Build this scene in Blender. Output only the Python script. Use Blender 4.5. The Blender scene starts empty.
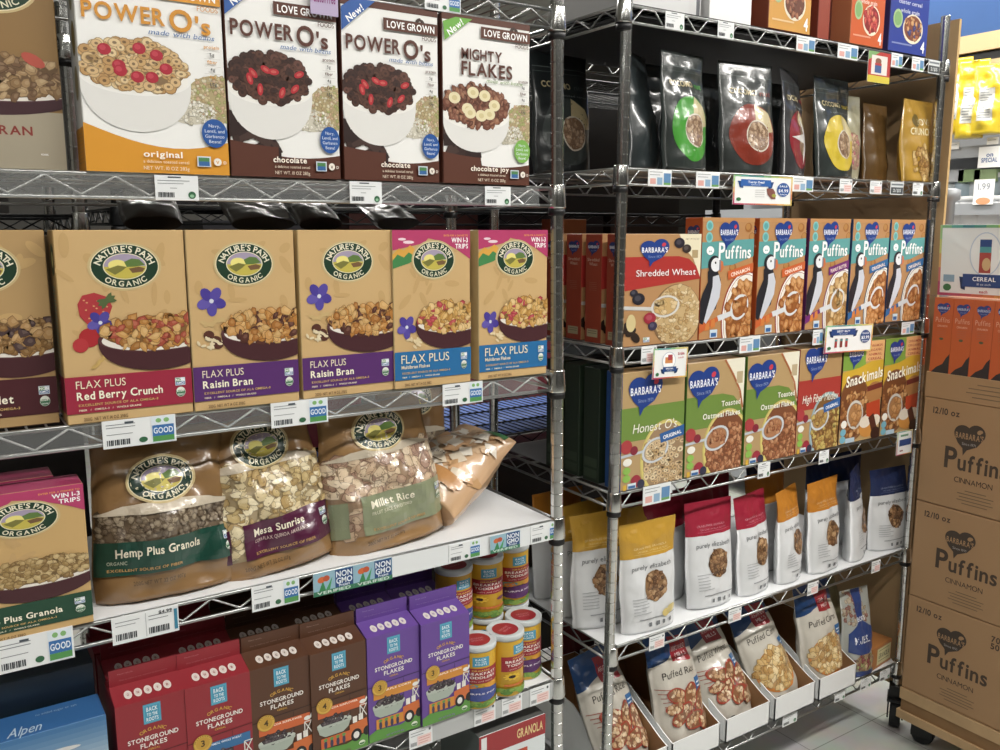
import bpy, math, random
from mathutils import Vector, Matrix, noise, geometry
C = bpy.context.scene.collection
PI = math.pi
# ------------------------------------------------------------------ view geometry (the photograph is 1000 x 750)
FPX = 873.0; PITCH = math.radians(9.43); YAW = math.radians(33.2); EYE = 1.57
_sp, _cp, _st, _ct = math.sin(YAW), math.cos(YAW), math.sin(PITCH), math.cos(PITCH)
_R = Vector((_cp, -_sp, 0)); _F = Vector((_sp*_ct, _cp*_ct, -_st)); _U = Vector((_sp*_st, _cp*_st, _ct))
def _ray(px, py): return _F + _R*((px-500)/FPX) + _U*(-(py-375)/FPX)
def atY(px, py, Y):
    d = _ray(px, py); t = Y/d.y; return Vector((d.x*t, Y, EYE+d.z*t))
def atX(px, py, X):
    d = _ray(px, py); t = X/d.x; return Vector((X, d.y*t, EYE+d.z*t))
def atZ(px, py, Z):
    d = _ray(px, py); t = (Z-EYE)/d.z; return Vector((d.x*t, d.y*t, Z))
# ------------------------------------------------------------------ colours and materials
def lin(c): return c/12.92 if c <= .04045 else ((c+.055)/1.055)**2.4
_cc = {}
def col(h):
    if h not in _cc:
        s = h.lstrip('#'); v = [int(s[i:i+2], 16)/255 for i in (0, 2, 4)]; g = v[0]*.3+v[1]*.59+v[2]*.11
        _cc[h] = tuple(lin(.87*q+.13*g) for q in v) + (1.0,)
    return _cc[h]
def mix(a, b, t):
    pa = [int(a.lstrip('#')[i:i+2], 16) for i in (0, 2, 4)]; pb = [int(b.lstrip('#')[i:i+2], 16) for i in (0, 2, 4)]
    return '#%02x%02x%02x' % tuple(int(round(x+(y-x)*t)) for x, y in zip(pa, pb))
def new_mat(name):
    m = bpy.data.materials.new(name); m.use_nodes = True
    return m, m.node_tree, m.node_tree.nodes['Principled BSDF']
def noise_bump(nt, bs, scale, strength, dist=.001, detail=3):
    tc = nt.nodes.new('ShaderNodeTexCoord'); n = nt.nodes.new('ShaderNodeTexNoise'); b = nt.nodes.new('ShaderNodeBump')
    n.inputs['Scale'].default_value = scale; n.inputs['Detail'].default_value = detail
    b.inputs['Strength'].default_value = strength; b.inputs['Distance'].default_value = dist
    nt.links.new(tc.outputs['Object'], n.inputs['Vector']); nt.links.new(n.outputs['Fac'], b.inputs['Height'])
    nt.links.new(b.outputs['Normal'], bs.inputs['Normal'])
    return n
def print_mat(name, rough, coat=0, bump=0, bscale=40, spec=.5, bdist=.001):
    m, nt, bs = new_mat(name)
    a = nt.nodes.new('ShaderNodeAttribute'); a.attribute_name = 'Col'
    nt.links.new(a.outputs['Color'], bs.inputs['Base Color'])
    bs.inputs['Roughness'].default_value = rough; bs.inputs['Specular IOR Level'].default_value = spec
    bs.inputs['Coat Weight'].default_value = coat; bs.inputs['Coat Roughness'].default_value = .12
    if bump: noise_bump(nt, bs, bscale, bump, bdist)
    return m
def flat_mat(name, c, rough=.5, metal=0, bump=0, bscale=60, spec=.5, var=0, vscale=8, aniso=None):
    m, nt, bs = new_mat(name)
    bs.inputs['Base Color'].default_value = col(c); bs.inputs['Roughness'].default_value = rough
    bs.inputs['Metallic'].default_value = metal; bs.inputs['Specular IOR Level'].default_value = spec
    if bump: noise_bump(nt, bs, bscale, bump)
    if var:
        tc = nt.nodes.new('ShaderNodeTexCoord'); n = nt.nodes.new('ShaderNodeTexNoise'); r = nt.nodes.new('ShaderNodeMix')
        n.inputs['Scale'].default_value = vscale; n.inputs['Detail'].default_value = 5; r.data_type = 'RGBA'
        cc = col(c); r.inputs[6].default_value = tuple(x*(1-var) for x in cc[:3])+(1,); r.inputs[7].default_value = tuple(min(1, x*(1+var)) for x in cc[:3])+(1,)
        nt.links.new(tc.outputs['Object'], n.inputs['Vector']); nt.links.new(n.outputs['Fac'], r.inputs[0])
        nt.links.new(r.outputs[2], bs.inputs['Base Color'])
    return m
M = {}
M['paper'] = print_mat('printed_carton', .42, coat=.15, bump=.05, bscale=12, bdist=.002)
M['film'] = print_mat('printed_film', .3, coat=.6, bump=.35, bscale=28, bdist=.004)
M['matte'] = print_mat('printed_matte_pouch', .36, coat=.15, bump=.3, bscale=30, bdist=.003)
M['kraft'] = print_mat('kraft_board', .8, bump=.1, bscale=90)
M['chrome'] = flat_mat('chromed_wire', '#b2b4b3', .3, .95)
M['chrome_post'] = flat_mat('chromed_post', '#d6d7d5', .2, 1.0, var=.25, vscale=18)
M['black_wire'] = flat_mat('black_epoxy_wire', '#1b1d1f', .4, .3)
M['blackpl'] = flat_mat('black_plastic', '#131315', .45)
M['rubber'] = flat_mat('caster_rubber', '#18191b', .7)
M['white_liner'] = flat_mat('white_shelf_liner', '#eef0f2', .35, var=.03)
M['grey_liner'] = flat_mat('grey_shelf_liner', '#77787a', .5, var=.06)
M['dark_liner'] = flat_mat('dark_shelf_liner', '#2b2c2e', .6, var=.06)
M['wood'] = flat_mat('pine_plywood', '#bd9a6c', .6, var=.22, vscale=14)
M['floor_mat'] = None
M['steel'] = flat_mat('painted_grey_steel', '#9da1a5', .45, .2)
M['white_plastic'] = flat_mat('white_plastic', '#e9ebea', .4)
m, nt, bs = new_mat('clear_plastic_strip')
bs.inputs['Base Color'].default_value = col('#d8dcdc'); bs.inputs['Roughness'].default_value = .25; bs.inputs['Alpha'].default_value = .09
M['clear'] = m
M['lid_plastic'] = flat_mat('milky_lid_plastic', '#c4cacb', .4)
m, nt, bs = new_mat('fluorescent_tube')
bs.inputs['Emission Color'].default_value = (1, .97, .9, 1); bs.inputs['Emission Strength'].default_value = 9
M['tube'] = m
# ------------------------------------------------------------------ mesh builder
class MB:
    def __init__(s): s.v = []; s.f = []; s.c = []; s.sm = []
    def add(s, vs, fs, c='#808080', smooth=False):
        b = len(s.v); s.v += [tuple(p) for p in vs]
        for f in fs: s.f.append([b+i for i in f]); s.c.append(c); s.sm.append(smooth)
    def box(s, x0, x1, y0, y1, z0, z1, c='#808080', cf=None):
        vs = [(x0, y0, z0), (x1, y0, z0), (x1, y1, z0), (x0, y1, z0), (x0, y0, z1), (x1, y0, z1), (x1, y1, z1), (x0, y1, z1)]
        fs = {'front': (0, 1, 5, 4), 'right': (1, 2, 6, 5), 'back': (2, 3, 7, 6), 'left': (3, 0, 4, 7), 'top': (4, 5, 6, 7), 'bottom': (3, 2, 1, 0)}
        b = len(s.v); s.v += vs
        for k, f in fs.items(): s.f.append([b+i for i in f]); s.c.append((cf or {}).get(k, c)); s.sm.append(False)
    def tube(s, pts, r, n=6, c='#808080'):
        pts = [Vector(p) for p in pts]; rings = []
        for i, p in enumerate(pts):
            d = (pts[min(i+1, len(pts)-1)]-pts[max(i-1, 0)]).normalized()
            a = Vector((0, 0, 1)) if abs(d.z) < .9 else Vector((1, 0, 0))
            u = d.cross(a).normalized(); w = d.cross(u)
            rings.append([p+(u*math.cos(2*PI*k/n)+w*math.sin(2*PI*k/n))*r for k in range(n)])
        vs = [q for g in rings for q in g]; fs = []
        for i in range(len(pts)-1):
            for k in range(n):
                fs.append((i*n+k, i*n+(k+1) % n, (i+1)*n+(k+1) % n, (i+1)*n+k))
        fs.append(tuple(range(n))[::-1]); fs.append(tuple((len(pts)-1)*n+k for k in range(n)))
        s.add(vs, fs, c, True)
    def lathe(s, prof, n=24, c='#808080', cols=None, cx=0, cy=0, smooth=True, cap=True):
        b = len(s.v)
        for r, z in prof:
            for k in range(n): s.v.append((cx+r*math.cos(2*PI*k/n), cy+r*math.sin(2*PI*k/n), z))
        for i in range(len(prof)-1):
            for k in range(n):
                s.f.append([b+i*n+k, b+i*n+(k+1) % n, b+(i+1)*n+(k+1) % n, b+(i+1)*n+k]); s.c.append(cols[i] if cols else c); s.sm.append(smooth)
        if cap:
            s.f.append([b+k for k in range(n)][::-1]); s.c.append(cols[0] if cols else c); s.sm.append(False)
            s.f.append([b+(len(prof)-1)*n+k for k in range(n)]); s.c.append(cols[-1] if cols else c); s.sm.append(False)
    def mesh(s, name):
        me = bpy.data.meshes.new(name); me.from_pydata(s.v, [], s.f)
        me.polygons.foreach_set('use_smooth', s.sm)
        a = me.color_attributes.new('Col', 'FLOAT_COLOR', 'CORNER'); d = []
        for f, c in zip(s.f, s.c): d.extend(col(c)*len(f))
        a.data.foreach_set('color', d); me.update(); return me
    def build(s, name, mat, parent=None, loc=(0, 0, 0), rot=(0, 0, 0)):
        me = s.mesh(name); me.materials.append(M[mat] if isinstance(mat, str) else mat)
        o = bpy.data.objects.new(name, me); C.objects.link(o); o.location = loc; o.rotation_euler = rot
        if parent: o.parent = parent
        return o
def empty(name, loc=(0, 0, 0), rz=0):
    o = bpy.data.objects.new(name, None); C.objects.link(o); o.location = loc; o.rotation_euler = (0, 0, rz); o.empty_display_size = .05; return o
def tag(o, label, cat, group=None, kind=None):
    o['label'] = label; o['category'] = cat
    if group: o['group'] = group
    if kind: o['kind'] = kind
    return o
def struct(o): o['kind'] = 'structure'; return o
def dup(root, loc=None, rot=None, label=None):
    r = root.copy(); C.objects.link(r)
    if loc is not None: r.location = loc
    if rot is not None: r.rotation_euler = rot
    if label: r['label'] = label
    for ch in list(root.children):
        c = ch.copy(); C.objects.link(c); c.parent = r
        for g in list(ch.children):
            d = g.copy(); C.objects.link(d); d.parent = c
    return r
# ------------------------------------------------------------------ lettering: outlines of the built-in typeface, one per character
CH = {}
def load_glyphs():
    chars = "ABCDEFGHIJKLMNOPQRSTUVWXYZabcdefghijklmnopqrstuvwxyz0123456789'!.,-/&%:$"
    tmp = []
    for bold in (0, 1):
        for ch in chars:
            cu = bpy.data.curves.new('g', 'FONT'); cu.body = ch; cu.size = 1; cu.resolution_u = 4; cu.offset = .022 if bold else 0
            o = bpy.data.objects.new('g', cu); C.objects.link(o); tmp.append((ch, bold, o, cu))
    bpy.context.view_layer.update(); dg = bpy.context.evaluated_depsgraph_get()
    for ch, bold, o, cu in tmp:
        me = bpy.data.meshes.new_from_object(o.evaluated_get(dg)); me.calc_loop_triangles()
        vs = [(v.co.x, v.co.y) for v in me.vertices]; fs = [tuple(t.vertices) for t in me.loop_triangles]
        x0 = min(v[0] for v in vs); x1 = max(v[0] for v in vs)
        CH[(ch, bold)] = ([(x-x0, y) for x, y in vs], fs, x1-x0)
        bpy.data.meshes.remove(me)
    for ch, bold, o, cu in tmp: bpy.data.objects.remove(o); bpy.data.curves.remove(cu)
load_glyphs()
CAP = max(v[1] for v in CH[('H', 0)][0])
# ------------------------------------------------------------------ printed artwork, laid out on a canvas (x right, y down from the top edge)
def clip(poly, W, H):
    for ax, lim, sg in ((0, 0, 1), (0, W, -1), (1, 0, 1), (1, H, -1)):
        out = []
        for i in range(len(poly)):
            a, b = poly[i-1], poly[i]; ia = (a[ax]-lim)*sg >= 0; ib = (b[ax]-lim)*sg >= 0
            if ia != ib:
                t = (lim-a[ax])/(b[ax]-a[ax]); out.append((a[0]+(b[0]-a[0])*t, a[1]+(b[1]-a[1])*t))
            if ib: out.append(b)
        poly = out
        if len(poly) < 3: return []
    return poly
class Art:
    def __init__(s, W, H, seed=1): s.W = W; s.H = H; s.parts = {}; s.cur = None; s.k = 0; s.rnd = random.Random(seed); s.part('printed_front')
    def part(s, n):
        s.cur = s.parts.setdefault(n, []); s.k += 1; return s
    def _p(s, pts, c, k): s.cur.append((pts, None, c, k))
    def poly(s, pts, c, noclip=False):
        s.k += 1
        if not noclip: pts = clip(pts, s.W, s.H)
        if len(pts) >= 3: s._p(pts, c, s.k)
        return s
    def rect(s, x0, y0, x1, y1, c, rot=0):
        cx, cy = (x0+x1)/2, (y0+y1)/2; a = math.radians(rot); pts = []
        for x, y in ((x0, y0), (x1, y0), (x1, y1), (x0, y1)):
            dx, dy = x-cx, y-cy; pts.append((cx+dx*math.cos(a)+dy*math.sin(a), cy-dx*math.sin(a)+dy*math.cos(a)))
        return s.poly(pts, c)
    def ell(s, cx, cy, rx, ry, c, n=26, rot=0, a0=0, a1=360):
        a = math.radians(rot); pts = []
        full = abs(a1-a0) >= 360
        for i in range(n if full else n+1):
            t = math.radians(a0+(a1-a0)*i/n); x, y = rx*math.cos(t), ry*math.sin(t)
            pts.append((cx+x*math.cos(a)+y*math.sin(a), cy-x*math.sin(a)+y*math.cos(a)))
        return s.poly(pts, c)
    def line(s, pts, w, c):
        for (x0, y0), (x1, y1) in zip(pts, pts[1:]):
            l = math.hypot(x1-x0, y1-y0) or 1; nx, ny = -(y1-y0)/l*w/2, (x1-x0)/l*w/2
            s.poly([(x0+nx, y0+ny), (x1+nx, y1+ny), (x1-nx, y1-ny), (x0-nx, y0-ny)], c)
        return s
    def text(s, x, y, t, h, c, w=None, bold=1, rot=0, anchor='c', shear=0, gap=.09):
        """baseline at y; h = capital height; w = whole width"""
        s.k += 1; xs = []; X = 0
        for ch in t:
            if ch == ' ': xs.append(X); X += .3; continue
            g = CH.get((ch, bold))
            if not g: xs.append(None); continue
            xs.append(X); X += g[2]+gap
        X -= gap; sy = h/CAP; sx = sy if w is None else w/X; tot = X*sx
        ox = {'c': -tot/2, 'l': 0, 'r': -tot}[anchor]; a = math.radians(rot); ca, sa = math.cos(a), math.sin(a)
        for ch, X0 in zip(t, xs):
            if ch == ' ' or X0 is None: continue
            vs, fs, _ = CH[(ch, bold)]; out = []
            for vx, vy in vs:
                px = ox+(X0+vx)*sx+shear*vy*sy; py = vy*sy
                out.append((x+px*ca-py*sa, y-px*sa-py*ca))
            s.cur.append((out, fs, c, s.k))
        return s
    def arc(s, t, cx, cy, rx, ry, h, c, a0, a1, top=True, bold=1):
        s.k += 1; ws = [(CH[(ch, bold)][2] if ch != ' ' else .25)+.12 for ch in t]; tot = sum(ws); p = 0
        for ch, w in zip(t, ws):
            m_ = (p+w/2)/tot; p += w
            if ch == ' ': continue
            th = math.radians(a0+(a1-a0)*m_); x, y = cx+rx*math.cos(th), cy-ry*math.sin(th)
            tx, ty = -rx*math.sin(th), ry*math.cos(th)
            if top: tx, ty = -tx, -ty
            r = math.atan2(ty, tx); vs, fs, gw = CH[(ch, bold)]; sc = h/CAP; out = []
            for vx, vy in vs:
                px, py = (vx-gw/2)*sc, vy*sc-h/2
                out.append((x+px*math.cos(r)-py*math.sin(r), y-px*math.sin(r)-py*math.cos(r)))
            s.cur.append((out, fs, c, s.k))
        return s
    def bits(s, fn, n, size, pal, kind='flake', x0=0, y0=0, x1=None, y1=None):
        """n pieces of printed cereal where fn(x, y) holds"""
        R = s.rnd; x1 = x1 or s.W; y1 = y1 or s.H; done = 0; tries = 0; base = s.k+1
        while done < n and tries < n*30:
            tries += 1; x, y = R.uniform(x0, x1), R.uniform(y0, y1)
            if not fn(x, y): continue
            done += 1; s.k = base+done//6
            c = R.choice(pal); r = size*R.uniform(.7, 1.2); a = R.uniform(0, PI)
            if kind == 'ring':
                sq = R.uniform(.6, 1)
                P = lambda q: [(x+q*r*math.cos(2*PI*i/10+a), y+q*r*sq*math.sin(2*PI*i/10+a)) for i in range(10)]
                s.poly(P(1.1), mix(c, '#20100a', .3)); s.poly(P(.95), c); s.poly(P(.36), mix(c, '#20100a', .45)); s.k -= 2
            elif kind == 'pillow':
                w_, h_ = r, r*R.uniform(.6, .8)
                def Q(q):
                    o = []
                    for i in range(12):
                        t = 2*PI*i/12; px = q*w_*abs(math.cos(t))**.6*(1 if math.cos(t) > 0 else -1); py = q*h_*abs(math.sin(t))**.6*(1 if math.sin(t) > 0 else -1)
                        o.append((x+px*math.cos(a)-py*math.sin(a), y+px*math.sin(a)+py*math.cos(a)))
                    return o
                s.poly(Q(1.1), mix(c, '#3a1c0a', .35)); s.poly(Q(1), c); s.poly(Q(.55), mix(c, '#ffe9c0', .25)); s.k -= 2
            else:
                m_ = 7 if kind == 'flake' else 6; rr = [R.uniform(.6, 1.12) for _ in range(m_)]; el = R.uniform(.42, 1) if kind == 'flake' else R.uniform(.75, 1)
                def K(q, dx=0):
                    o = []
                    for i in range(m_):
                        t = 2*PI*i/m_; px, py = q*r*rr[i]*math.cos(t), q*r*rr[i]*el*math.sin(t)
                        o.append((x+dx+px*math.cos(a)-py*math.sin(a), y-dx+px*math.sin(a)+py*math.cos(a)))
                    return o
                s.poly(K(1.16), mix(c, '#2a1508', .33)); s.poly(K(1), c); s.poly(K(.5, .14*r), mix(c, '#fff0cc', .16)); s.k -= 2  # inner patch is a painted highlight, on pictured and window cereal alike
        s.k = base+done//6+3
        return s
    def emit(s, parent, fmap, mat, names=None, maxedge=None, off=.0003, dz=.00002):
        objs = {}; todo = []
        for n, prims in s.parts.items():
            if not prims: continue
            if n not in ('colour_band', 'title_lettering', 'garnish_picture', 'bird_picture', 'printed_lettering', 'printed_front', 'product_picture', 'small_print'): todo.append((n, prims)); continue
            mg = 1.0 if 'lettering' not in n and n != 'small_print' else 5.0; cl = []      # pieces printed apart from each other are parts of their own
            for p_ in prims:
                xs_ = [q[0] for q in p_[0]]; ys_ = [q[1] for q in p_[0]]; bb = [min(xs_)-mg, min(ys_)-mg, max(xs_)+mg, max(ys_)+mg]; g = [p_]
                keep = []
                for b2, g2 in cl:
                    if b2[0] < bb[2] and bb[0] < b2[2] and b2[1] < bb[3] and bb[1] < b2[3]:
                        bb = [min(bb[0], b2[0]), min(bb[1], b2[1]), max(bb[2], b2[2]), max(bb[3], b2[3])]; g = g2+g
                    else: keep.append((b2, g2))
                cl = keep+[(bb, g)]
            todo += [(n, g) for _, g in cl]
        for n, prims in todo:
            mb = MB()
            for pts, fs, c, k in prims:
                o = off+dz*k
                if maxedge is None:
                    b = len(mb.v); mb.v += [fmap(x, y, o) for x, y in pts]
                    if fs is None: mb.f.append(list(range(b, b+len(pts)))[::-1]); mb.c.append(c); mb.sm.append(False)
                    else:
                        for f in fs: mb.f.append([b+i for i in f]); mb.c.append(c); mb.sm.append(False)
                else:
                    if fs is None:
                        tr = [(0, 1, 2)] if len(pts) == 3 else geometry.tessellate_polygon([[Vector((x, y, 0)) for x, y in pts]])
                    else: tr = fs
                    st = [[pts[i] for i in t] for t in tr]; big = maxedge
                    if fs is not None:
                        b = len(mb.v); mb.v += [fmap(x, y, o) for x, y in pts]
                        for f in fs: mb.f.append([b+i for i in f]); mb.c.append(c); mb.sm.append(False)
                        continue
                    while st:
                        t = st.pop(); e = [math.dist(t[i], t[(i+1) % 3]) for i in range(3)]; j = e.index(max(e))
                        if e[j] > big:
                            a, b_, c_ = t[j], t[(j+1) % 3], t[(j+2) % 3]; m_ = ((a[0]+b_[0])/2, (a[1]+b_[1])/2)
                            st.append([a, m_, c_]); st.append([m_, b_, c_])
                        else:
                            area = (t[1][0]-t[0][0])*(t[2][1]-t[0][1])-(t[2][0]-t[0][0])*(t[1][1]-t[0][1])
                            if abs(area) < 1e-9: continue
                            if area > 0: t = t[::-1]
                            b = len(mb.v); mb.v += [fmap(x, y, o) for x, y in t]; mb.f.append([b, b+1, b+2]); mb.c.append(c); mb.sm.append(True)
            if mb.f: objs[n+str(len(objs))] = mb.build(n, mat, parent)
        return objs
def face_map(x0, y, z1, sx, sy):
    """front face: plane y=const facing -y"""
    return lambda u, v, o: (x0+u*sx, y-o, z1-v*sy)
def left_map(x, y1, z1, sx, sy):
    """left face, facing -x; u runs from the back to the front"""
    return lambda u, v, o: (x-o, y1-u*sx, z1-v*sy)
def top_map(x0, y1, z, sx, sy):
    return lambda u, v, o: (x0+u*sx, y1-v*sy, z+o)
# ------------------------------------------------------------------ cartons
def carton(name, label, cat, group, X, z, W, H, D, Y, front, side, top, art, cw, chh, side_art=None, top_art=None, rz=0, lean=0, mat='paper', bottom=None):
    """X, Y = middle of the bottom front edge"""
    mb = MB(); mb.box(-W/2, W/2, 0, D, 0, H, front, {'left': side, 'right': side, 'top': top, 'back': side, 'bottom': bottom or side})
    o = mb.build(name, mat, None, (X, Y, z), (-lean, 0, rz))
    bv = o.modifiers.new('soft_edges', 'BEVEL'); bv.width = .0012; bv.segments = 1
    if group is not None: tag(o, label, cat, group)
    else: tag(o, label, cat)
    if art: art.emit(o, face_map(-W/2, 0, H, W/cw, H/chh), mat)
    if side_art: side_art[0].emit(o, left_map(-W/2, D, H, D/side_art[1], H/side_art[2]), mat)
    if top_art: top_art[0].emit(o, top_map(-W/2, D, H, W/top_art[1], D/top_art[2]), mat)
    return o
def emblem(A, cx, cy, rx, dark='#173a25', gold='#cdb57e'):
    """oval farm-scene emblem with lettering round it"""
    A.part('brand_emblem'); ry = rx*.7
    A.ell(cx, cy, rx*1.06, ry*1.07, gold, 36); A.ell(cx, cy, rx*.99, ry*.99, '#e7dcb4', 36); A.ell(cx, cy, rx*.96, ry*.95, dark, 36)
    A.ell(cx, cy, rx*.63, ry*.58, '#e9e2c0', 32); A.ell(cx, cy, rx*.6, ry*.545, '#a99bb8', 32)
    A.ell(cx, cy, rx*.6, ry*.545, '#c9b845', 32, a0=0, a1=180)
    A.ell(cx-rx*.22, cy-ry*.06, rx*.26, ry*.24, '#efe27a', 18)
    A.poly([(cx+rx*t, cy+ry*u) for t, u in ((-.02, -.2), (.2, -.34), (.42, -.3), (.58, -.05), (.3, .02), (.05, .03))], '#5d7d3a')
    A.poly([(cx+rx*t, cy+ry*u) for t, u in ((-.55, .12), (-.2, -.05), (.05, .03), (-.1, .2), (-.3, .36))], '#7d7a35')
    A.poly([(cx+rx*t, cy+ry*u) for t, u in ((.1, .1), (.4, .02), (.57, .1), (.5, .25), (.2, .3))], '#7a5836')
    A.arc("NATURE'S PATH", cx, cy, rx*.79, ry*.765, rx*.19, '#efe9cf', 170, 10)
    A.arc("ORGANIC", cx, cy, rx*.79, ry*.765, rx*.16, '#e5dfc2', 222, 318, top=False)
    A.part('printed_front')
def blossom(A, cx, cy, r, c='#4a3aa0'):
    for i in range(5):
        t = 2*PI*i/5+.3; A.ell(cx+r*.55*math.cos(t), cy+r*.55*math.sin(t), r*.5, r*.36, mix(c, '#8d80d8', .2*(i % 3)), 12, rot=-math.degrees(t))
    A.ell(cx, cy, r*.16, r*.16, '#d8dce8', 8)
def bowl(A, cx, cy, rx, ry, dep, cb, cr, pal, kind, n, size, mound=1.0, milk='#ece6dc', fill=None, extra=None):
    A.part('bowl_picture')
    pts = [(cx+rx*math.cos(math.radians(t)), cy+(dep*math.sin(math.radians(t))**.8 if t not in (0, 180) else 0)) for t in range(0, 181, 9)]
    A.poly(pts, cb); A.ell(cx, cy, rx, ry, cr, 40); A.ell(cx, cy+ry*.06, rx*.94, ry*.86, milk, 40)
    base = fill or mix(pal[0], '#2a1508', .45); mw = .95
    A.ell(cx, cy-ry*mound*.45, rx*.92, ry*(.5+mound*.62), base, 36)
    A.bits(lambda x, y: ((x-cx)/(rx*.95))**2+((y-(cy-ry*mound*.45))/(ry*(.52+mound*.64)))**2 < 1, n, size, pal, kind, cx-rx, cy-ry*3, cx+rx, cy+ry)
    if extra: extra(A)
    A.part('printed_front')
def marks(A, x, y, s, seal=True):
    A.part('certification_marks')
    A.rect(x-s*.9, y-s*.75, x+s*.9, y+s*.75, '#dce4ee'); A.rect(x-s*.8, y-s*.65, x+s*.1, y+s*.05, '#5f9a55'); A.rect(x-s*.8, y+.05*s, x+s*.8, y+s*.62, '#3b6fae')
    A.text(x, y-s*.08, 'NON', s*.45, '#ffffff'); A.text(x, y+s*.5, 'GMO', s*.4, '#ffffff')
    if seal:
        yy = y+s*2.0; A.ell(x, yy, s*.85, s*.95, '#e6ecdf', 20); A.ell(x, yy, s*.78, s*.88, '#3f7a50', 20, a0=0, a1=180); A.text(x, yy+.1*s, 'USDA', s*.42, '#3f7a50'); A.text(x, yy+.6*s, 'ORGANIC', s*.25, '#ffffff', w=s*1.1)
    A.part('printed_front')
FLAKES = ['#cf9650', '#c98a3c', '#e3b878', '#b9772f', '#d8ae72', '#a8672c']
def np_front(band, name1, name2, pal, kind='flake', seed=1, top='plain', deco='blossom', size=4.7, n=190, cx=74, extra=None, bowlc='#4a2228', base='#d2ac72', serif2=None, tc='#f1e6c8'):
    A = Art(100, 160, seed)
    for i in range(14):
        x, y = A.rnd.uniform(5, 95), A.rnd.uniform(4, 90); A.ell(x, y, A.rnd.uniform(6, 12), A.rnd.uniform(2, 4), mix(base, '#b98f52', .3), 14, rot=A.rnd.uniform(0, 180))
    if top == 'win':
        A.part('colour_band'); A.poly([(0, 0), (100, 0), (100, 30)]+[(100-5*i, 30-3.2*i+.11*i*i) for i in range(1, 12)]+[(40, 13), (0, 20)], '#c23a6c')
        A.poly([(0, 24), (8, 18), (14, 20), (22, 15), (30, 20), (38, 22), (45, 20), (30, 29), (0, 34)], '#e3a63c'); A.poly([(0, 30), (6, 24), (14, 27), (20, 22), (28, 26), (36, 26), (20, 33), (0, 38)], '#3f8a4a')
        A.ell(12, 9, 5, 1.3, '#f3d9e2', 12); A.ell(20, 12, 7, 1.6, '#f3d9e2', 12)
        A.part('title_lettering'); A.text(97, 6.5, 'ENTER FOR A CHANCE TO', 1.8, '#f0a050', w=32, anchor='r'); A.text(97, 12.5, 'WIN 1-3', 4.6, '#ffffff', w=22, anchor='r'); A.text(97, 18.8, 'TRIPS', 4.6, '#ffffff', w=17, anchor='r'); A.part('printed_front')
    emblem(A, 52, 30, 27)
    if deco == 'berry':
        A.part('garnish_picture'); A.poly([(14, 60), (18, 53), (27, 51), (37, 55), (40, 63), (36, 73), (29, 80), (22, 79), (15, 70)], '#bb343a')
        for i in range(16): A.ell(19+(i*7) % 18, 57+(i*5) % 19, .9, .7, '#dba06a', 6)
        for t in (20, 50, 80): A.ell(36, 58, 8, 2, '#55683a', 8, rot=-t+80)
        A.ell(21, 88, 8, 8, '#b8252c', 16); A.ell(14, 94, 6, 6, '#c23238', 14); blossom(A, 30, 76, 10, '#443a9c')
        for i in range(9): A.ell(24+i*2.2, 112-i*2.2, 4, 1.6, '#c9a45a', 8, rot=30+(i % 2)*30)
        A.part('printed_front')
    elif deco == 'blossom':
        A.part('garnish_picture'); blossom(A, 20, 62, 13)
        for i in range(12): A.ell(12+i*3, 81+2*math.sin(i), 3.6, 1.8, '#cfae72', 8, rot=(i % 2)*40-20)
        for x, y in ((16, 92), (22, 97), (24, 101)): A.ell(x, y, 5, 4, '#5a2e22', 12)
        for i in range(14): A.ell(6+A.rnd.uniform(0, 24), 96+A.rnd.uniform(-3, 9), 2.6, 1.3, '#e2d3ac', 8, rot=A.rnd.uniform(0, 180))
        A.part('printed_front')
    elif deco == 'small':
        A.part('garnish_picture'); blossom(A, 16, 97, 12)
        for i in range(12): A.ell(8+A.rnd.uniform(0, 26), 108+A.rnd.uniform(0, 10), 3, 1.4, '#e5cfa0', 8, rot=A.rnd.uniform(0, 180))
        A.part('printed_front')
    A.part('colour_band'); A.rect(0, 120 if not top == 'win' else 122, 100, 151, band); A.part('printed_front')
    bowl(A, cx, 91 if top != 'win' else 94, 47, 12, 28, bowlc, mix(bowlc, '#c09080', .18), pal, kind, n, size, 1.0, extra=extra)
    A.part('title_lettering')
    if serif2: A.text(8, 134, name1, 8.6, tc, w=62, anchor='l', bold=0); A.text(8, 139.5, name2, 3.4, tc, anchor='l')
    else: A.text(8, 130, name1, 6.4, tc, w=38, anchor='l', bold=0); A.text(8, 139.5, name2, 6.4, '#fbf4dc', anchor='l', w=min(68, 4.2*len(name2)))
    A.text(9, 145, 'EXCELLENT SOURCE OF ALA OMEGA-3', 1.9, '#d9b16a', w=62, anchor='l'); A.text(9, 149, 'FIBER   /   OMEGA-3   /   WHOLE GRAINS', 1.5, tc, w=48, anchor='l')
    A.text(12, 157.5, '200G  NET WT 14 OZ 398G', 2.6, '#6b4a24', w=34, anchor='l'); A.part('printed_front')
    marks(A, 90, 131, 4.6)
    return A
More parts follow.
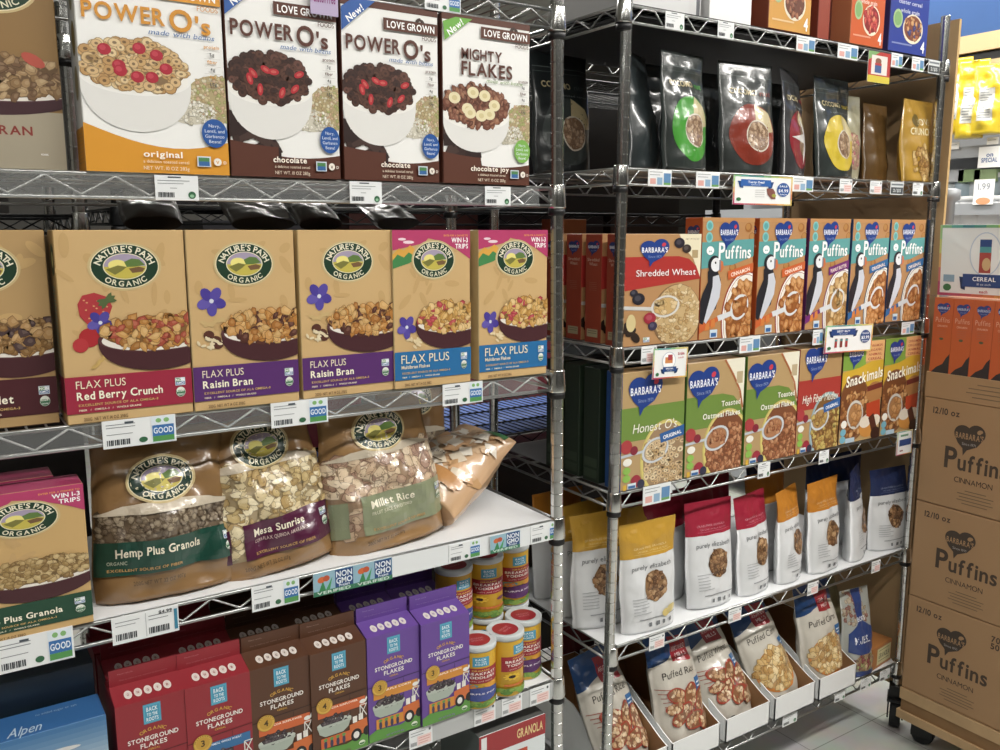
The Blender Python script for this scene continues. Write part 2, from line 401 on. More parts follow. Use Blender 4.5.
def lg_front(pal, kind, title, flav, band, seed, corner=None, tcol='#5a2c1e', berries='#c2222e', n=150, size=4.6, choc=True):
    A = Art(100, 150, seed); W_ = '#f1f1ee'
    A.part('colour_band'); b0, b1 = (125, 9) if choc else (115, 16)
    A.poly([(0, b0)]+[(x, b0+b1*math.sin(x/100*2.5)) for x in range(10, 101, 10)]+[(100, 150), (0, 150)], band)
    if corner != 'plain': A.rect(0, 0, 100, 5.5, band)
    A.part('garnish_picture')
    A.ell(93, 92, 22, 18, '#b5a274', 28); A.ell(74, 103, 18, 9, '#d6d0bc', 28)
    A.bits(lambda x, y: ((x-93)/22)**2+((y-92)/18)**2 < 1, 160, 1.7, ['#c9b98a', '#b8a070', '#a5ab62', '#c8a582', '#d8d0b0'], 'lump', 70, 70, 100, 112)
    A.bits(lambda x, y: ((x-74)/18)**2+((y-103)/9)**2 < 1, 110, 1.5, ['#e0dccb', '#efece0', '#c9c3ac'], 'lump', 55, 92, 95, 113)
    if choc:
        for i in range(16):
            x = A.rnd.uniform(0, 38); y = 102+x*.42+A.rnd.uniform(0, 16); A.rect(x-7, y-5, x+7, y+5, A.rnd.choice(['#38231e', '#46302a', '#2e1b18']), rot=A.rnd.uniform(-50, 50))
        A.poly([(0, 122)]+[(x, 122+4*math.sin(x/30)) for x in range(6, 43, 6)]+[(42, 150), (0, 150)], band)
    A.part('printed_front')
    def fr(A):
        for i in range(8):
            t = i*2.4+seed; q = .35+.6*((i*5) % 8)/8; x = 37+32*math.cos(t)*q; y = (72 if title == 'power' else 80)+16*math.sin(t)*q
            if berries == 'banana': A.ell(x, y, 6.5, 5.2, '#e8dcb0', 16); A.ell(x, y, 3, 2.4, '#d8c890', 10)
            elif kind == 'ring' and band.startswith('#e'): A.ell(x, y, 4.6, 4.2, '#b81f34', 12); A.ell(x-1, y-1, 2.2, 2, '#cc3c4c', 8)
            else: A.ell(x, y, 4.8, 2.6, berries, 12, rot=i*67); A.ell(x, y, 2.6, 1.2, '#cf5a52', 8, rot=i*67)
    bowl(A, 37, 80 if title == 'power' else 87, 38, 13.5, 40 if title == 'power' else 34, '#e4e3df', '#efeeea', pal, kind, n+90, size*.8, 1.38 if title == 'power' else 1.3, milk='#f1efe8', extra=fr)
    A.part('brand_emblem')
    yl = 4 if title == 'power' else 0; A.rect(42, 8+yl, 99, 18+yl, band); A.text(70.5, 15.8+yl, 'LOVE GROWN', 5.6, '#ffffff', w=50); A.text(97, 23+yl, 'FOODS', 3.6, tcol, w=15, anchor='r', bold=0)
    A.ell(78, 6.5+yl, 3.4, 1.5, '#3d2a22', 8, rot=30); A.ell(82, 7+yl, 3, 1.4, '#3d2a22', 8, rot=-25)
    A.part('title_lettering')
    if title == 'power':
        A.text(4, 41, "POWER", 11.5, tcol, w=55, anchor='l'); A.text(62, 43.5, "O", 15, tcol, w=16, anchor='l'); A.text(80, 44, "'s", 12, tcol, w=11, anchor='l'); A.text(93, 48, 'made with beans', 3.6, '#3a6cb0', w=46, anchor='r', bold=0, shear=.3)
    else:
        A.text(20, 38, "MIGHTY", 9, tcol, w=46, anchor='l'); A.text(20, 52, "FLAKES", 11.5, tcol, w=58, anchor='l'); A.text(90, 57, 'made with beans', 3.2, '#6a8f3a', w=42, anchor='r', bold=0, shear=.3)
    A.text(52, 138, flav, 4.4, '#fff6e6', w=3.4*len(flav)); A.text(54, 142.5, 'a delicious toasted cereal', 2.2, '#f0e0c8', w=32, bold=0); A.text(54, 147.6, 'NET WT. 10 OZ (283g)', 2.6, '#f0e0c8', w=32, bold=0)
    for i, t in enumerate(('protein', '5g', 'fiber', '4g', 'fat', '1.5g')): A.text(91, 54+i*5.6, t, 2.3, tcol if i % 2 == 0 else '#555555', bold=1); A.rect(85, 56+i*5.6, 97, 56.2+i*5.6, '#b8b4ac')
    A.part('printed_badge'); bc = '#1f56a8' if corner != 'green' else '#7ab84a'
    A.ell(90, 118, 9.5, 11, bc, 26)
    for i, t in enumerate(('Navy,', 'Lentil, and', 'Garbanzo', 'Beans!')): A.text(90, 113.5+i*4, t, 2.4, '#e8f0fa', bold=0)
    A.rect(76, 136, 86, 144, '#d0dce8'); A.rect(77, 137, 85, 140, '#4c8a50'); A.rect(77, 140, 85, 143.4, '#3468a8')
    A.ell(91, 140, 3, 3, '#f0e8dc', 12); A.text(91, 141.5, 'V', 2.4, band); A.text(96.5, 141.5, 'D', 2.2, '#f0e8dc')
    if corner in ('blue', 'green'):
        A.part('corner_flash'); cc_ = '#2a5cae' if corner == 'blue' else '#6db33f'
        A.poly([(0, 8), (12, 0), (34, 0), (0, 27)] if corner == 'blue' else [(2, 24), (0, 8), (14, 3), (32, 3)], cc_)
        A.text(15, 14, 'New!', 5.6, '#ffffff', rot=38)
    A.part('printed_front')
    return A
def heart(A, cx, cy, s, c='#1c3f94', txt=True, tc='#f2f4fa', leaf='#d8384c'):
    pts = []
    for i in range(30):
        t = 2*PI*i/30; x = 16*math.sin(t)**3; y = 13*math.cos(t)-5*math.cos(2*t)-2*math.cos(3*t)-math.cos(4*t)
        pts.append((cx+x*s/16, cy-y*s/17))
    A.ell(cx-s*.42, cy-s*.2, s*.56, s*.5, c, 20); A.ell(cx+s*.42, cy-s*.3, s*.56, s*.52, c, 20)
    A.poly([(cx-s*.95, cy), (cx+s*.95, cy-s*.1), (cx+s*.5, cy+s*.5), (cx-s*.1, cy+s*.8), (cx-s*.32, cy+s*1.15), (cx-s*.38, cy+s*.7), (cx-s*.7, cy+s*.42)], c)
    if txt:
        A.ell(cx+s*.6, cy-s*.42, s*.16, s*.13, leaf, 10, rot=40); A.text(cx, cy+s*.12, "BARBARA'S", s*.34, tc, w=s*1.75)
        A.text(cx, cy+s*.5, 'Since 1971', s*.16, mix(c, '#ffffff', .5), bold=0)
def spoon(A, x, y, rx, ry, c='#c9ccd2', handle=None, inner='#caa05a', pal=None, kind='lump', rot=12):
    if handle: A.line(handle, 2.6, '#b7bcc4')
    A.ell(x, y, rx, ry, c, 24, rot=rot); A.ell(x, y, rx*.84, ry*.82, '#8f8478', 22, rot=rot); A.ell(x, y, rx*.8, ry*.78, inner, 22, rot=rot)
    if pal: A.bits(lambda a, b: ((a-x)/(rx*.75))**2+((b-y)/(ry*.73))**2 < 1, 16, min(rx, ry)*.28, pal, kind, x-rx, y-ry, x+rx, y+ry)
PUFFC = ['#b56a2c', '#c98242', '#a45a22', '#d19050']
def puffins_front(acc, flav, pal, seed, ringc):
    A = Art(100, 150, seed); A.rect(0, 0, 100, 5, '#c98f56')
    for x, y in ((88, 12), (96, 24), (60, 62), (66, 72), (80, 66)): A.ell(x, y, 7, 6, '#a8682e', 14); A.ell(x-1, y-1, 4.5, 4, '#bd8444', 12)
    A.part('colour_band'); A.poly([(0, 30), (100, 26), (100, 48), (60, 58), (0, 62)], '#5aa5a4')
    for y in (10, 24): A.ell(13, y, 6.5, 6.5, '#7fc8c4', 14); A.ell(13, y, 4.2, 4.2, '#58a8a8', 12)
    A.part('bowl_picture')
    A.ell(88, 128, 47, 62, ringc, 44); A.ell(88, 128, 45, 60, '#f0ede6', 44); A.ell(88, 128, 42.5, 57.5, ringc, 44); A.ell(88, 128, 41.8, 56.8, '#efe9dd', 44); A.ell(88, 130, 38, 52, mix(pal[0], '#401d0a', .3), 40)
    A.bits(lambda x, y: ((x-88)/37)**2+((y-130)/51)**2 < 1, 70, 6.2, pal, 'pillow', 50, 76, 100, 150)
    A.poly([(0, 131), (34, 122), (36, 127), (0, 142)], acc); A.poly([(33, 121), (60, 116), (62, 122), (36, 128)], '#d9dce0')
    A.ell(76, 112, 19, 15, '#dcdfe2', 24, rot=35); A.ell(77, 112, 15.5, 11.5, mix(pal[0], '#5a2c10', .25), 22, rot=35)
    A.bits(lambda x, y: ((x-77)/13)**2+((y-112)/10)**2 < 1, 9, 5.5, pal, 'pillow', 60, 98, 92, 126)
    A.part('bird_picture')
    A.poly([(20, 57), (12, 66), (13, 78), (4, 92), (0, 102), (0, 128), (6, 131), (10, 120), (30, 112), (34, 96), (37, 76), (30, 64)], '#24242c')
    A.poly([(22, 72), (33, 70), (38, 82), (36, 98), (27, 112), (19, 122), (12, 130), (8, 127), (13, 112), (18, 98), (22, 84)], '#cdd1dc')
    A.ell(24, 57, 12, 11, '#24242c', 20); A.ell(27, 57.5, 9.5, 8.6, '#e9ebef', 18); A.ell(26, 55, 1.6, 1.6, '#202028', 8); A.poly([(33, 51), (40, 54), (42, 62), (37, 67), (33, 64)], '#d9703c'); A.poly([(33, 51), (36, 52), (36, 65), (33, 64)], '#7b7f8e')
    A.poly([(12, 130), (18, 128), (19, 138), (10, 139)], '#e08038'); A.poly([(22, 126), (28, 124), (30, 134), (21, 137)], '#e08038')
    A.part('brand_emblem'); heart(A, 50, 19, 19)
    A.part('title_lettering'); A.text(31, 51, 'P', 20, '#ffffff', w=12, anchor='l'); A.text(44, 50, 'uffins', 15, '#ffffff', w=50, anchor='l')
    A.ell(15, 40, 7, 5.4, '#ffffff', 14); A.text(15, 42, 'we', 3, '#5aa5a4')
    A.part('flavour_strip'); A.poly([(50, 66), (100, 56), (100, 67), (51, 77)], acc); A.text(75, 69.5, flav, 4.6, '#ffe9d8', w=min(40, 4.6*len(flav)), rot=11)
    A.part('certification_marks'); A.rect(20, 138, 34, 148, '#cfe0ee'); A.rect(22, 142, 32, 147, '#3468a8'); A.part('printed_front')
    return A
def barb_side(c, txt='Shredded', txt2='Wheat'):
    A = Art(30, 150, 5); A.part('printed_side'); A.rect(0, 0, 30, 20, '#c4935a') if c == 'tan' else None
    heart(A, 15, 18, 11, '#20306e'); A.text(15, 37, txt, 4.2, '#d8b8a0', w=22, bold=0); A.text(15, 43, txt2, 4.2, '#d8b8a0', w=15, bold=0)
    for i in range(5): A.rect(8, 66+i*2.6, 22, 66.5+i*2.6, '#a86a50')
    A.rect(5, 131, 25, 142, '#a89a78'); A.rect(7, 133, 23, 134, '#6e6a50'); A.rect(7, 136, 23, 137, '#6e6a50')
    return (A, 30, 150)
def shredded_front():
    A = Art(100, 150, 8)
    A.poly([(70, 0), (100, 0), (100, 62), (90, 34), (78, 20)], '#ece2c0'); A.text(88, 8, 'NET WT 13 OZ', 2.2, '#8a6a3a', w=18, bold=0); A.rect(88, 22, 96, 33, '#b9a070')
    A.part('colour_band'); A.poly([(0, 30), (70, 30), (84, 34), (94, 44), (100, 60), (100, 62), (0, 75)], '#bb2f2a')
    A.part('bowl_picture'); A.ell(70, 112, 33, 44, '#8d6a44', 40); A.ell(71, 111, 31, 42, '#cfae78', 40)
    A.bits(lambda x, y: ((x-71)/30)**2+((y-111)/41)**2 < 1, 200, 3.2, ['#d9bd8a', '#c8a468', '#e6d0a4', '#b98f54'], 'flake', 40, 70, 100, 150)
    A.line([(0, 97), (42, 101)], 5, '#cfcdc8'); spoon(A, 54, 98, 19, 15, '#dcd8d0', None, '#cfa868', ['#e3c590', '#d2ab6a'])
    A.part('garnish_picture')
    for x, y, r, c in ((13, 78, 5, '#2b2a38'), (19, 86, 8, '#23222e'), (34, 113, 8, '#a8283a'), (38, 124, 6, '#3a3450'), (70, 12, 7, '#2b2430'), (80, 20, 6, '#3c2f2a')): A.ell(x, y, r, r, c, 14); A.ell(x-1, y-1, r*.5, r*.5, mix(c, '#ffffff', .15), 10)
    for x, y, a in ((10, 130, 40), (16, 138, 120), (4, 124, 80)): A.ell(x, y, 8, 5, '#2f2018', 12, rot=a)
    A.ell(10, 118, 6, 12, '#d8c48a', 14); marks(A, 30, 142, 4.5, False)
    A.part('brand_emblem'); heart(A, 38, 22, 19)
    A.part('title_lettering'); A.text(54, 56, 'Shredded Wheat', 8.5, '#ffffff', w=78, bold=0); A.part('printed_front')
    return A
def barb_front(band, t1, t2, pal, kind, seed, rim='#e0d070', flav=None, hx=26, fancy=False, corner=True, by=25):
    A = Art(100, 150, seed); A.part('colour_band')
    A.poly([(0, 45), (62, 45), (82, 50), (94, 62), (100, 76), (100, 88), (0, 88)] if corner else [(0, 45), (100, 45), (100, 88), (0, 88)], band)
    if corner: A.part('printed_front'); A.poly([(66, 0), (100, 0), (100, 72), (92, 46), (80, 24)], '#eee9d2'); A.line([(64, 0), (80, 22), (93, 44), (99, 68)], 3, '#b4683a'); A.rect(86, 18, 97, 34, '#c2ae88')
    A.part('bowl_picture'); A.ell(72, 118, 42, 52, mix(rim, '#8a6a30', .2), 44); A.ell(72, 118, 40, 50, rim, 44); A.ell(72, 117, 37, 46.5, mix(pal[0], '#40200e', .35), 40)
    A.bits(lambda x, y: ((x-72)/36.5)**2+((y-117)/46)**2 < 1 and y > 88, 150, 4.4, pal, kind, 30, 88, 100, 150)
    A.rect(30, 60, 100, 88, band) if False else None
    A.line([(0, 106), (38, 103)], 3.4, '#c2c8d0'); spoon(A, 54, 104, 22, 16, '#cdd2d8', None, mix(pal[0], '#f0d8a8', .2), pal, kind, rot=18)
    A.part('garnish_picture')
    for x, y, r, c in ((8, 94, 9, '#b83a3e'), (20, 100, 6, '#8e2436'), (24, 140, 8, '#a82a3c'), (32, 145, 6, '#30304a')): A.ell(x, y, r, r, c, 14)
    A.ell(10, 114, 7, 5, '#f2efe4', 14); A.ell(9, 125, 6, 5, '#8cc04a', 12); A.ell(9, 135, 6, 5, '#8cc04a', 12)
    A.part('certification_marks'); A.rect(4, 143, 9, 150, '#e0b030'); A.rect(11, 142, 24, 149, '#d6e2ea'); A.rect(12, 145, 23, 148.6, '#3468a8')
    A.part('brand_emblem'); heart(A, hx+2, by+4, 27)
    A.part('title_lettering')
    if fancy: A.text(52, 78, t1, 11.5, '#f6f4e6', w=70 if hx < 35 else 84, bold=0, shear=.15)
    else: A.text(94, 62, t1, 7, '#f6f4e6', w=34, anchor='r'); A.text(94, 76, t2, 7, '#f6f4e6', w=66, anchor='r')
    if flav: A.part('flavour_strip'); A.poly([(60, 84), (100, 76), (100, 90), (62, 96)], '#2c62a8'); A.text(81, 89.5, flav, 4.6, '#ffffff', w=30, rot=9)
    A.part('printed_front')
    return A
def snack_front(seed):
    A = Art(100, 150, seed); A.part('colour_band'); A.rect(0, 0, 55, 40, '#7ea83c'); A.poly([(0, 42), (40, 38), (100, 22), (100, 62), (50, 70), (0, 78)], '#d9ac28')
    A.rect(54, 0, 100, 30, '#e8b070')
    for i in range(4): A.text(77, 9+i*6.5, ('CINNAMON', 'ORGANIC', 'ANIMAL', 'CEREAL')[i], 3.6, '#b5402a', w=34)
    A.part('bowl_picture'); A.ell(32, 98, 38, 50, '#8b5c36', 36); A.ell(32, 96, 35, 46, '#7a4422', 36)
    A.bits(lambda x, y: ((x-32)/34)**2+((y-97)/45)**2 < 1 and y > 72, 90, 4.4, ['#b5763c', '#c88c50', '#a0602c', '#d6a064'], 'lump', 0, 72, 68, 145)
    spoon(A, 36, 108, 20, 22, '#cfcac2', None, '#b07a48', ['#c88c50', '#b5763c'], 'lump'); A.line([(52, 118), (94, 98)], 4, '#d4d0c8')
    A.part('garnish_picture'); A.ell(82, 78, 22, 16, '#b57a42', 20); A.rect(64, 92, 98, 118, '#c8401e', rot=6); A.ell(70, 132, 22, 14, '#d9903c', 20); A.ell(62, 122, 14, 9, '#ece0cc', 16); A.ell(88, 122, 13, 9, '#ece0cc', 16); A.rect(76, 112, 90, 144, '#5a2a1c', rot=25); A.ell(90, 142, 12, 10, '#3a1c16', 14)
    A.ell(10, 120, 7, 6, '#f0eee4', 12); A.ell(9, 132, 7, 5.5, '#6fb4cc', 12); A.ell(9, 143, 7, 5.5, '#6fb4cc', 12); A.rect(16, 142, 38, 149, '#b8d0e0')
    A.part('brand_emblem'); heart(A, 30, 18, 19)
    A.part('title_lettering'); A.text(54, 60, "Snackimals", 15, '#fffbe8', w=90, rot=6, shear=.1); A.rect(62, 66, 100, 74, '#7a2a22', rot=6); A.part('printed_front')
    return A
# ------------------------------------------------------------------ pouches and bags
def lerp_list(L, v):
    x = v*(len(L)-1); i = min(int(x), len(L)-2); t = x-i; t = t*t*(3-2*t)
    return L[i]*(1-t)+L[i+1]*t
def pouch(name, label, cat, group, loc, rot, W, H, T, art, cw, chh, base, mat='film', tp=(.9, 1, .95, .7, .35, .02), wp=(.96, 1, 1, .98, .98, 1), seed=1, wr=.004, wf=22, bend=0, back=None, side=None, nu=26, nv=36, topwave=0, pinch=0, fine=.0012):
    sd = seed*7.31
    def S(u, v, sg):
        w = W*lerp_list(wp, v); x = (u-.5)*w; s = abs(2*u-1); z = v*H
        t = T/2*lerp_list(tp, v)*max(0, 1-s**2.6)**.65
        n = noise.noise(Vector((x*wf+sd, z*wf*.8, sd+sg)))*wr*2*(1-s**4)*min(1, v*12)*(.4+.6*min(1, (1-v)*6))
        n += noise.noise(Vector((x*wf*3.1+sd, z*wf*2.6, sd-sg)))*fine*2*(1-s**4)
        y = sg*(t+n*(1 if t > .004 else .3))
        y += bend*H*v*v+topwave*math.sin(u*PI*2+seed)*v**4*W*.1+noise.noise(Vector((z*9, sd, 3)))*.008*s
        x += noise.noise(Vector((z*11, sd, 9+(u > .5))))*.006*(s**3)*min(1, v*6)
        z += pinch*s*s*(1-v)*H*.1
        return Vector((x, y, z))
    P = [[S(i/nu, j/nv, -1) for i in range(nu+1)] for j in range(nv+1)]
    Q = [[S(i/nu, j/nv, 1) for i in range(nu+1)] for j in range(nv+1)]
    N = [[None]*(nu+1) for _ in range(nv+1)]
    for j in range(nv+1):
        for i in range(nu+1):
            du = P[j][min(i+1, nu)]-P[j][max(i-1, 0)]; dv = P[min(j+1, nv)][i]-P[max(j-1, 0)][i]
            n = du.cross(dv); N[j][i] = n.normalized() if n.length > 1e-9 else Vector((0, -1, 0))
    mb = MB(); vs = [p for r in P for p in r]; nn = len(vs); vs += [p for r in Q for p in r]; w1 = nu+1
    bc = base if callable(base) else (lambda u, v: base)
    mb.v = [tuple(p) for p in vs]
    def F(f, c, s=True): mb.f.append(f); mb.c.append(c); mb.sm.append(s)
    for j in range(nv):
        for i in range(nu):
            c = bc((i+.5)/nu, (j+.5)/nv)
            F([j*w1+i, j*w1+i+1, (j+1)*w1+i+1, (j+1)*w1+i], c)
            F([nn+j*w1+i+1, nn+j*w1+i, nn+(j+1)*w1+i, nn+(j+1)*w1+i+1], back or c)
        for i, fl in ((0, 1), (nu, 0)):
            q = [j*w1+i, nn+j*w1+i, nn+(j+1)*w1+i, (j+1)*w1+i]; F(q[::-1] if fl else q, side or bc(i/nu, (j+.5)/nv))
    for j, fl in ((0, 0), (nv, 1)):
        for i in range(nu):
            q = [j*w1+i, nn+j*w1+i, nn+j*w1+i+1, j*w1+i+1]; F(q[::-1] if fl else q, bc((i+.5)/nu, j/nv), False)
    o = mb.build(name, mat, None, loc, rot)
    tag(o, label, cat, group)
    def fm(x, y, off):
        a = min(max(x/cw, 0), 1)*nu; b = min(max(1-y/chh, 0), 1)*nv; i = min(int(a), nu-1); j = min(int(b), nv-1); a -= i; b -= j
        p = (P[j][i]*(1-a)+P[j][i+1]*a)*(1-b)+(P[j+1][i]*(1-a)+P[j+1][i+1]*a)*b
        n = (N[j][i]*(1-a)+N[j][i+1]*a)*(1-b)+(N[j+1][i]*(1-a)+N[j+1][i+1]*a)*b
        return p+n.normalized()*off
    if art: art.emit(o, fm, mat, maxedge=cw*.006/W, off=.0005, dz=.00006)
    return o
# ------------------------------------------------------------------ carton with a folded gable top
def gable_carton(label, X, z, Y, c, art, W=.106, D=.095, Hb=.206, rh=.012, fin=.027):
    mb = MB(); x0, x1 = -W/2, W/2; m = D/2
    mb.box(x0, x1, 0, D, 0, Hb, c)
    A_, B_ = (m-.002), (m+.002)
    mb.add([(x0, 0, Hb), (x1, 0, Hb), (x1, A_, Hb+rh), (x0, A_, Hb+rh)], [(0, 1, 2, 3)], c)
    mb.add([(x1, D, Hb), (x0, D, Hb), (x0, B_, Hb+rh), (x1, B_, Hb+rh)], [(0, 1, 2, 3)], c)
    mb.add([(x0, 0, Hb), (x0, A_, Hb+rh), (x0+.006, m, Hb+.004), (x0, D, Hb), (x0, B_, Hb+rh)], [(0, 1, 2), (2, 4, 3), (0, 2, 3), (1, 4, 2)], mix(c, '#000000', .05))
    mb.add([(x1, 0, Hb), (x1, A_, Hb+rh), (x1-.006, m, Hb+.004), (x1, D, Hb), (x1, B_, Hb+rh)], [(2, 1, 0), (3, 4, 2), (3, 2, 0), (2, 4, 1)], c)
    mb.box(x0+.001, x1-.001, A_, B_, Hb+rh, Hb+rh+fin, c)
    o = mb.build('cereal_carton', 'paper', None, (X, Y, z)); tag(o, label, 'carton')
    if art:
        art.emit(o, face_map(x0, 0, Hb, W/100, Hb/200), 'paper')
        B = Art(100, 36, 3); B.part('certification_marks')
        for i in range(5):
            B.ell(22+i*14, 20, 5.6, 7.4, '#e9e3da', 18); B.ell(22+i*14, 20, 4.6, 6.2, '#d9d0c8', 18); B.text(22+i*14, 22, 'ONGVB'[i], 4, c, w=3)
        sl = math.hypot(rh, A_)
        def rm(u, v, off):
            t = 1-v/36; return (x0+u*W/100, t*A_-off*rh/sl, Hb+t*rh+off*A_/sl)
        B.emit(o, rm, 'paper')
        Cc = Art(100, 30, 3); Cc.part('small_print'); Cc.text(12, 10, 'Please recycle', 2.6, mix(c, '#ffffff', .35), w=22, anchor='l', bold=0); Cc.text(14, 22, 'Visit us online at our website to learn more', 2.4, mix(c, '#ffffff', .3), w=70, anchor='l', bold=0)
        Cc.emit(o, face_map(x0+.001, A_, Hb+rh+fin, (W-.002)/100, fin/30), 'paper')
    return o
def btr_front(c, acc, num, flav, scene, seed):
    A = Art(100, 200, seed)
    A.part('brand_emblem'); A.rect(38, 8, 63, 40, '#3f9cc0'); A.rect(39, 9.5, 62, 38.5, '#5bb2cf'); A.rect(40, 11, 61, 37, '#3f9cc0')
    A.text(50.5, 20, 'BACK', 6.5, '#e8f4f8', w=16); A.text(50.5, 28, 'TO THE', 5, '#e8f4f8', w=15); A.text(50.5, 36, 'ROOTS', 5.6, '#e8f4f8', w=17)
    A.part('title_lettering'); A.arc('ORGANIC', 50, 58, 20, 9, 5.2, '#d9a23a', 155, 25); A.text(50, 67, 'STONEGROUND', 7, '#f2ede6', w=72); A.text(50, 78, 'FLAKES', 7.4, '#f2ede6', w=38); A.text(50, 84, 'CEREAL', 3, '#d9a23a', w=17)
    A.part('printed_front'); A.line([(30, 92), (100, 90)], 1.6, mix(c, '#000000', .35)); A.line([(0, 95), (18, 94)], 1.6, mix(c, '#000000', .35))
    for x in (30, 68): A.line([(x, 93), (x, 160)], 1.2, mix(c, '#000000', .3))
    A.part('flavour_strip'); A.rect(10, 103, 96, 121, acc); A.text(54, 108.5, flav, 3.4, '#fff0dc' if acc != '#2f6fa8' else '#e8f0fa', w=56)
    A.part('bowl_picture'); A.poly([(8, 134), (70, 134), (64, 150), (54, 157), (22, 157), (12, 150)], '#a9b5a8'); A.ell(39, 134, 31, 7, '#c3cbbf', 28)
    A.bits(lambda x, y: ((x-39)/27)**2+((y-130)/9)**2 < 1, 45, 4.6, ['#3a2f38', '#4a3f48', '#2d2530', '#5b5058'], 'flake', 10, 115, 70, 142)
    A.poly([(8, 136), (70, 136), (69, 140), (9, 140)], '#b4beb2')
    A.part('farm_picture'); A.poly([(0, 185), (15, 178), (60, 183), (100, 172), (100, 200), (0, 200)], '#5a9a3a'); A.rect(14, 159, 66, 178, acc if acc != '#2f6fa8' else '#d9702e'); 
    for i in range(4): A.ell(22+i*11, 172, 3, 8, '#3f3a5a', 10); A.ell(22+i*11, 163, 3.6, 3, '#5f9a48', 8)
    A.poly([(66, 150), (98, 145), (100, 170), (66, 178)], '#d96b2e'); A.rect(72, 136, 80, 148, '#efece4'); A.rect(83, 134, 91, 146, '#efece4'); A.ell(78, 172, 10, 12, '#1e1c20', 22); A.ell(78, 172, 5.5, 6.6, '#e8e6e0', 16); A.ell(98, 170, 7, 9, '#1e1c20', 18)
    A.line([(86, 118), (98, 140)], 1.6, '#e8e4dc'); A.line([(98, 118), (86, 140)], 1.6, '#e8e4dc'); A.line([(86, 118), (86, 144)], 1.6, '#e8e4dc'); A.line([(86, 118), (99, 118)], 1.6, '#e8e4dc')
    if scene != 'goat': A.ell(91, 112, 6, 4, '#efece4', 14); A.poly([(94, 112), (98, 104), (100, 108), (97, 114)], '#efece4')
    A.ell(88, 190, 6, 4.5, '#dfe6d4', 14); A.ell(88, 190, 5, 3.8, '#3f7a40', 14, a0=0, a1=180); A.text(50, 196, 'NET WT 11 OZ (312g)', 3, mix(c, '#ffffff', .2), w=34)
    A.part('printed_badge'); A.ell(22, 99, 14.5, 14.5, '#b98a2a', 30); A.ell(22, 99, 13.4, 13.4, '#d9ab3c', 30); A.ell(22, 99, 10.5, 10.5, '#c9982f', 28); A.text(22, 104, num, 10, '#4a3410'); A.arc('INGREDIENTS', 22, 99, 12, 12, 2, '#6a4a14', 170, 10)
    A.part('printed_front')
    return A
# ------------------------------------------------------------------ canisters
def canister(label, X, Y, z, purp, seed, turn=0, top=True, c='#dba81f'):
    r = .0375; Hh = .128
    mb = MB(); mb.lathe([(r*.97, 0), (r, .002), (r, Hh-.006), (r*.99, Hh)], 36, c, cols=['#c9cac8', c, '#c9cac8'])
    o = mb.build('puff_canister', 'paper', None, (X, Y, z), (0, 0, turn)); tag(o, label, 'canister')
    mb = MB(); mb.lathe([(r*1.03, Hh-.008), (r*1.05, Hh-.005), (r*1.05, Hh+.002), (r*1.0, Hh+.004), (r*.92, Hh+.002)], 36, '#dfe2e2'); lid = mb.build('lid', 'lid_plastic', o)
    B = Art(100, 100, 2); B.part('lid_label'); B.ell(50, 50, 36, 36, '#a8262e', 32); B.text(50, 48, 'ORGANIC', 7, '#c9787c', w=40); B.text(50, 60, 'SNACK', 7, '#c9787c', w=34)
    B.emit(lid, top_map(-r, r, Hh+.0023, 2*r/100, 2*r/100), 'paper')
    A = Art(140, 190, seed)
    A.part('brand_emblem'); A.rect(56, 14, 80, 46, '#3f9cc0'); A.text(68, 25, 'BACK', 6, '#e8f4f8', w=16); A.text(68, 33, 'TO THE', 4.6, '#e8f4f8', w=15); A.text(68, 41, 'ROOTS', 5.4, '#e8f4f8', w=17)
    A.part('title_panel'); A.rect(38, 52, 98, 104, '#a62632'); A.text(68, 62, 'ORGANIC', 5, '#e8b84a', w=26); A.text(68, 74, 'BREAKFAST', 8, '#f4ece4', w=48); A.text(68, 87, 'TODDLERS', 8, '#f4ece4', w=44); A.text(68, 98, 'puffs and melts', 4, '#e8c8b8', w=36, bold=0)
    A.part('printed_front')
    if purp: A.ell(68, 142, 38, 24, purp, 26); A.text(68, 142, 'PURPLE POP', 5, '#efe6f0', w=48); A.ell(50, 112, 14, 7, '#6aa0a8', 14); A.ell(84, 112, 12, 9, '#e09a2a', 14); A.rect(44, 108, 60, 122, '#e2862a', rot=20)
    else:
        A.ell(54, 122, 10, 10, '#e8b020', 14)
        for i in range(10): A.ell(54+9*math.cos(i*.63), 122+9*math.sin(i*.63), 4.5, 2.4, '#f0c42c', 8, rot=-i*36)
        A.ell(54, 122, 5.5, 5.5, '#3a2414', 12); A.ell(88, 124, 8, 6, '#7a3a5a', 12); A.rect(42, 148, 98, 156, '#d8742c')
    for i in range(20): A.ell(7*i+A.rnd.uniform(0, 4), 176+A.rnd.uniform(-8, 6), 9, 8, A.rnd.choice(['#6f9a3a', '#86aa44', '#5a8a34']), 10)
    for i in range(4): A.ell(14, 90+i*20, 6, 6, '#e9dcb0', 12); A.ell(124, 90+i*20, 6, 6, '#e9dcb0', 12)
    A.ell(100, 172, 6, 5, '#e2ead8', 12)
    def cm(u, v, off):
        t = -PI/2+(u-70)/140*2*PI*.84; return ((r+off)*math.cos(t), (r+off)*math.sin(t), .003+(190-v)/190*(Hh-.012))
    A.emit(o, cm, 'paper', maxedge=9, off=.0004, dz=.00005)
    return o
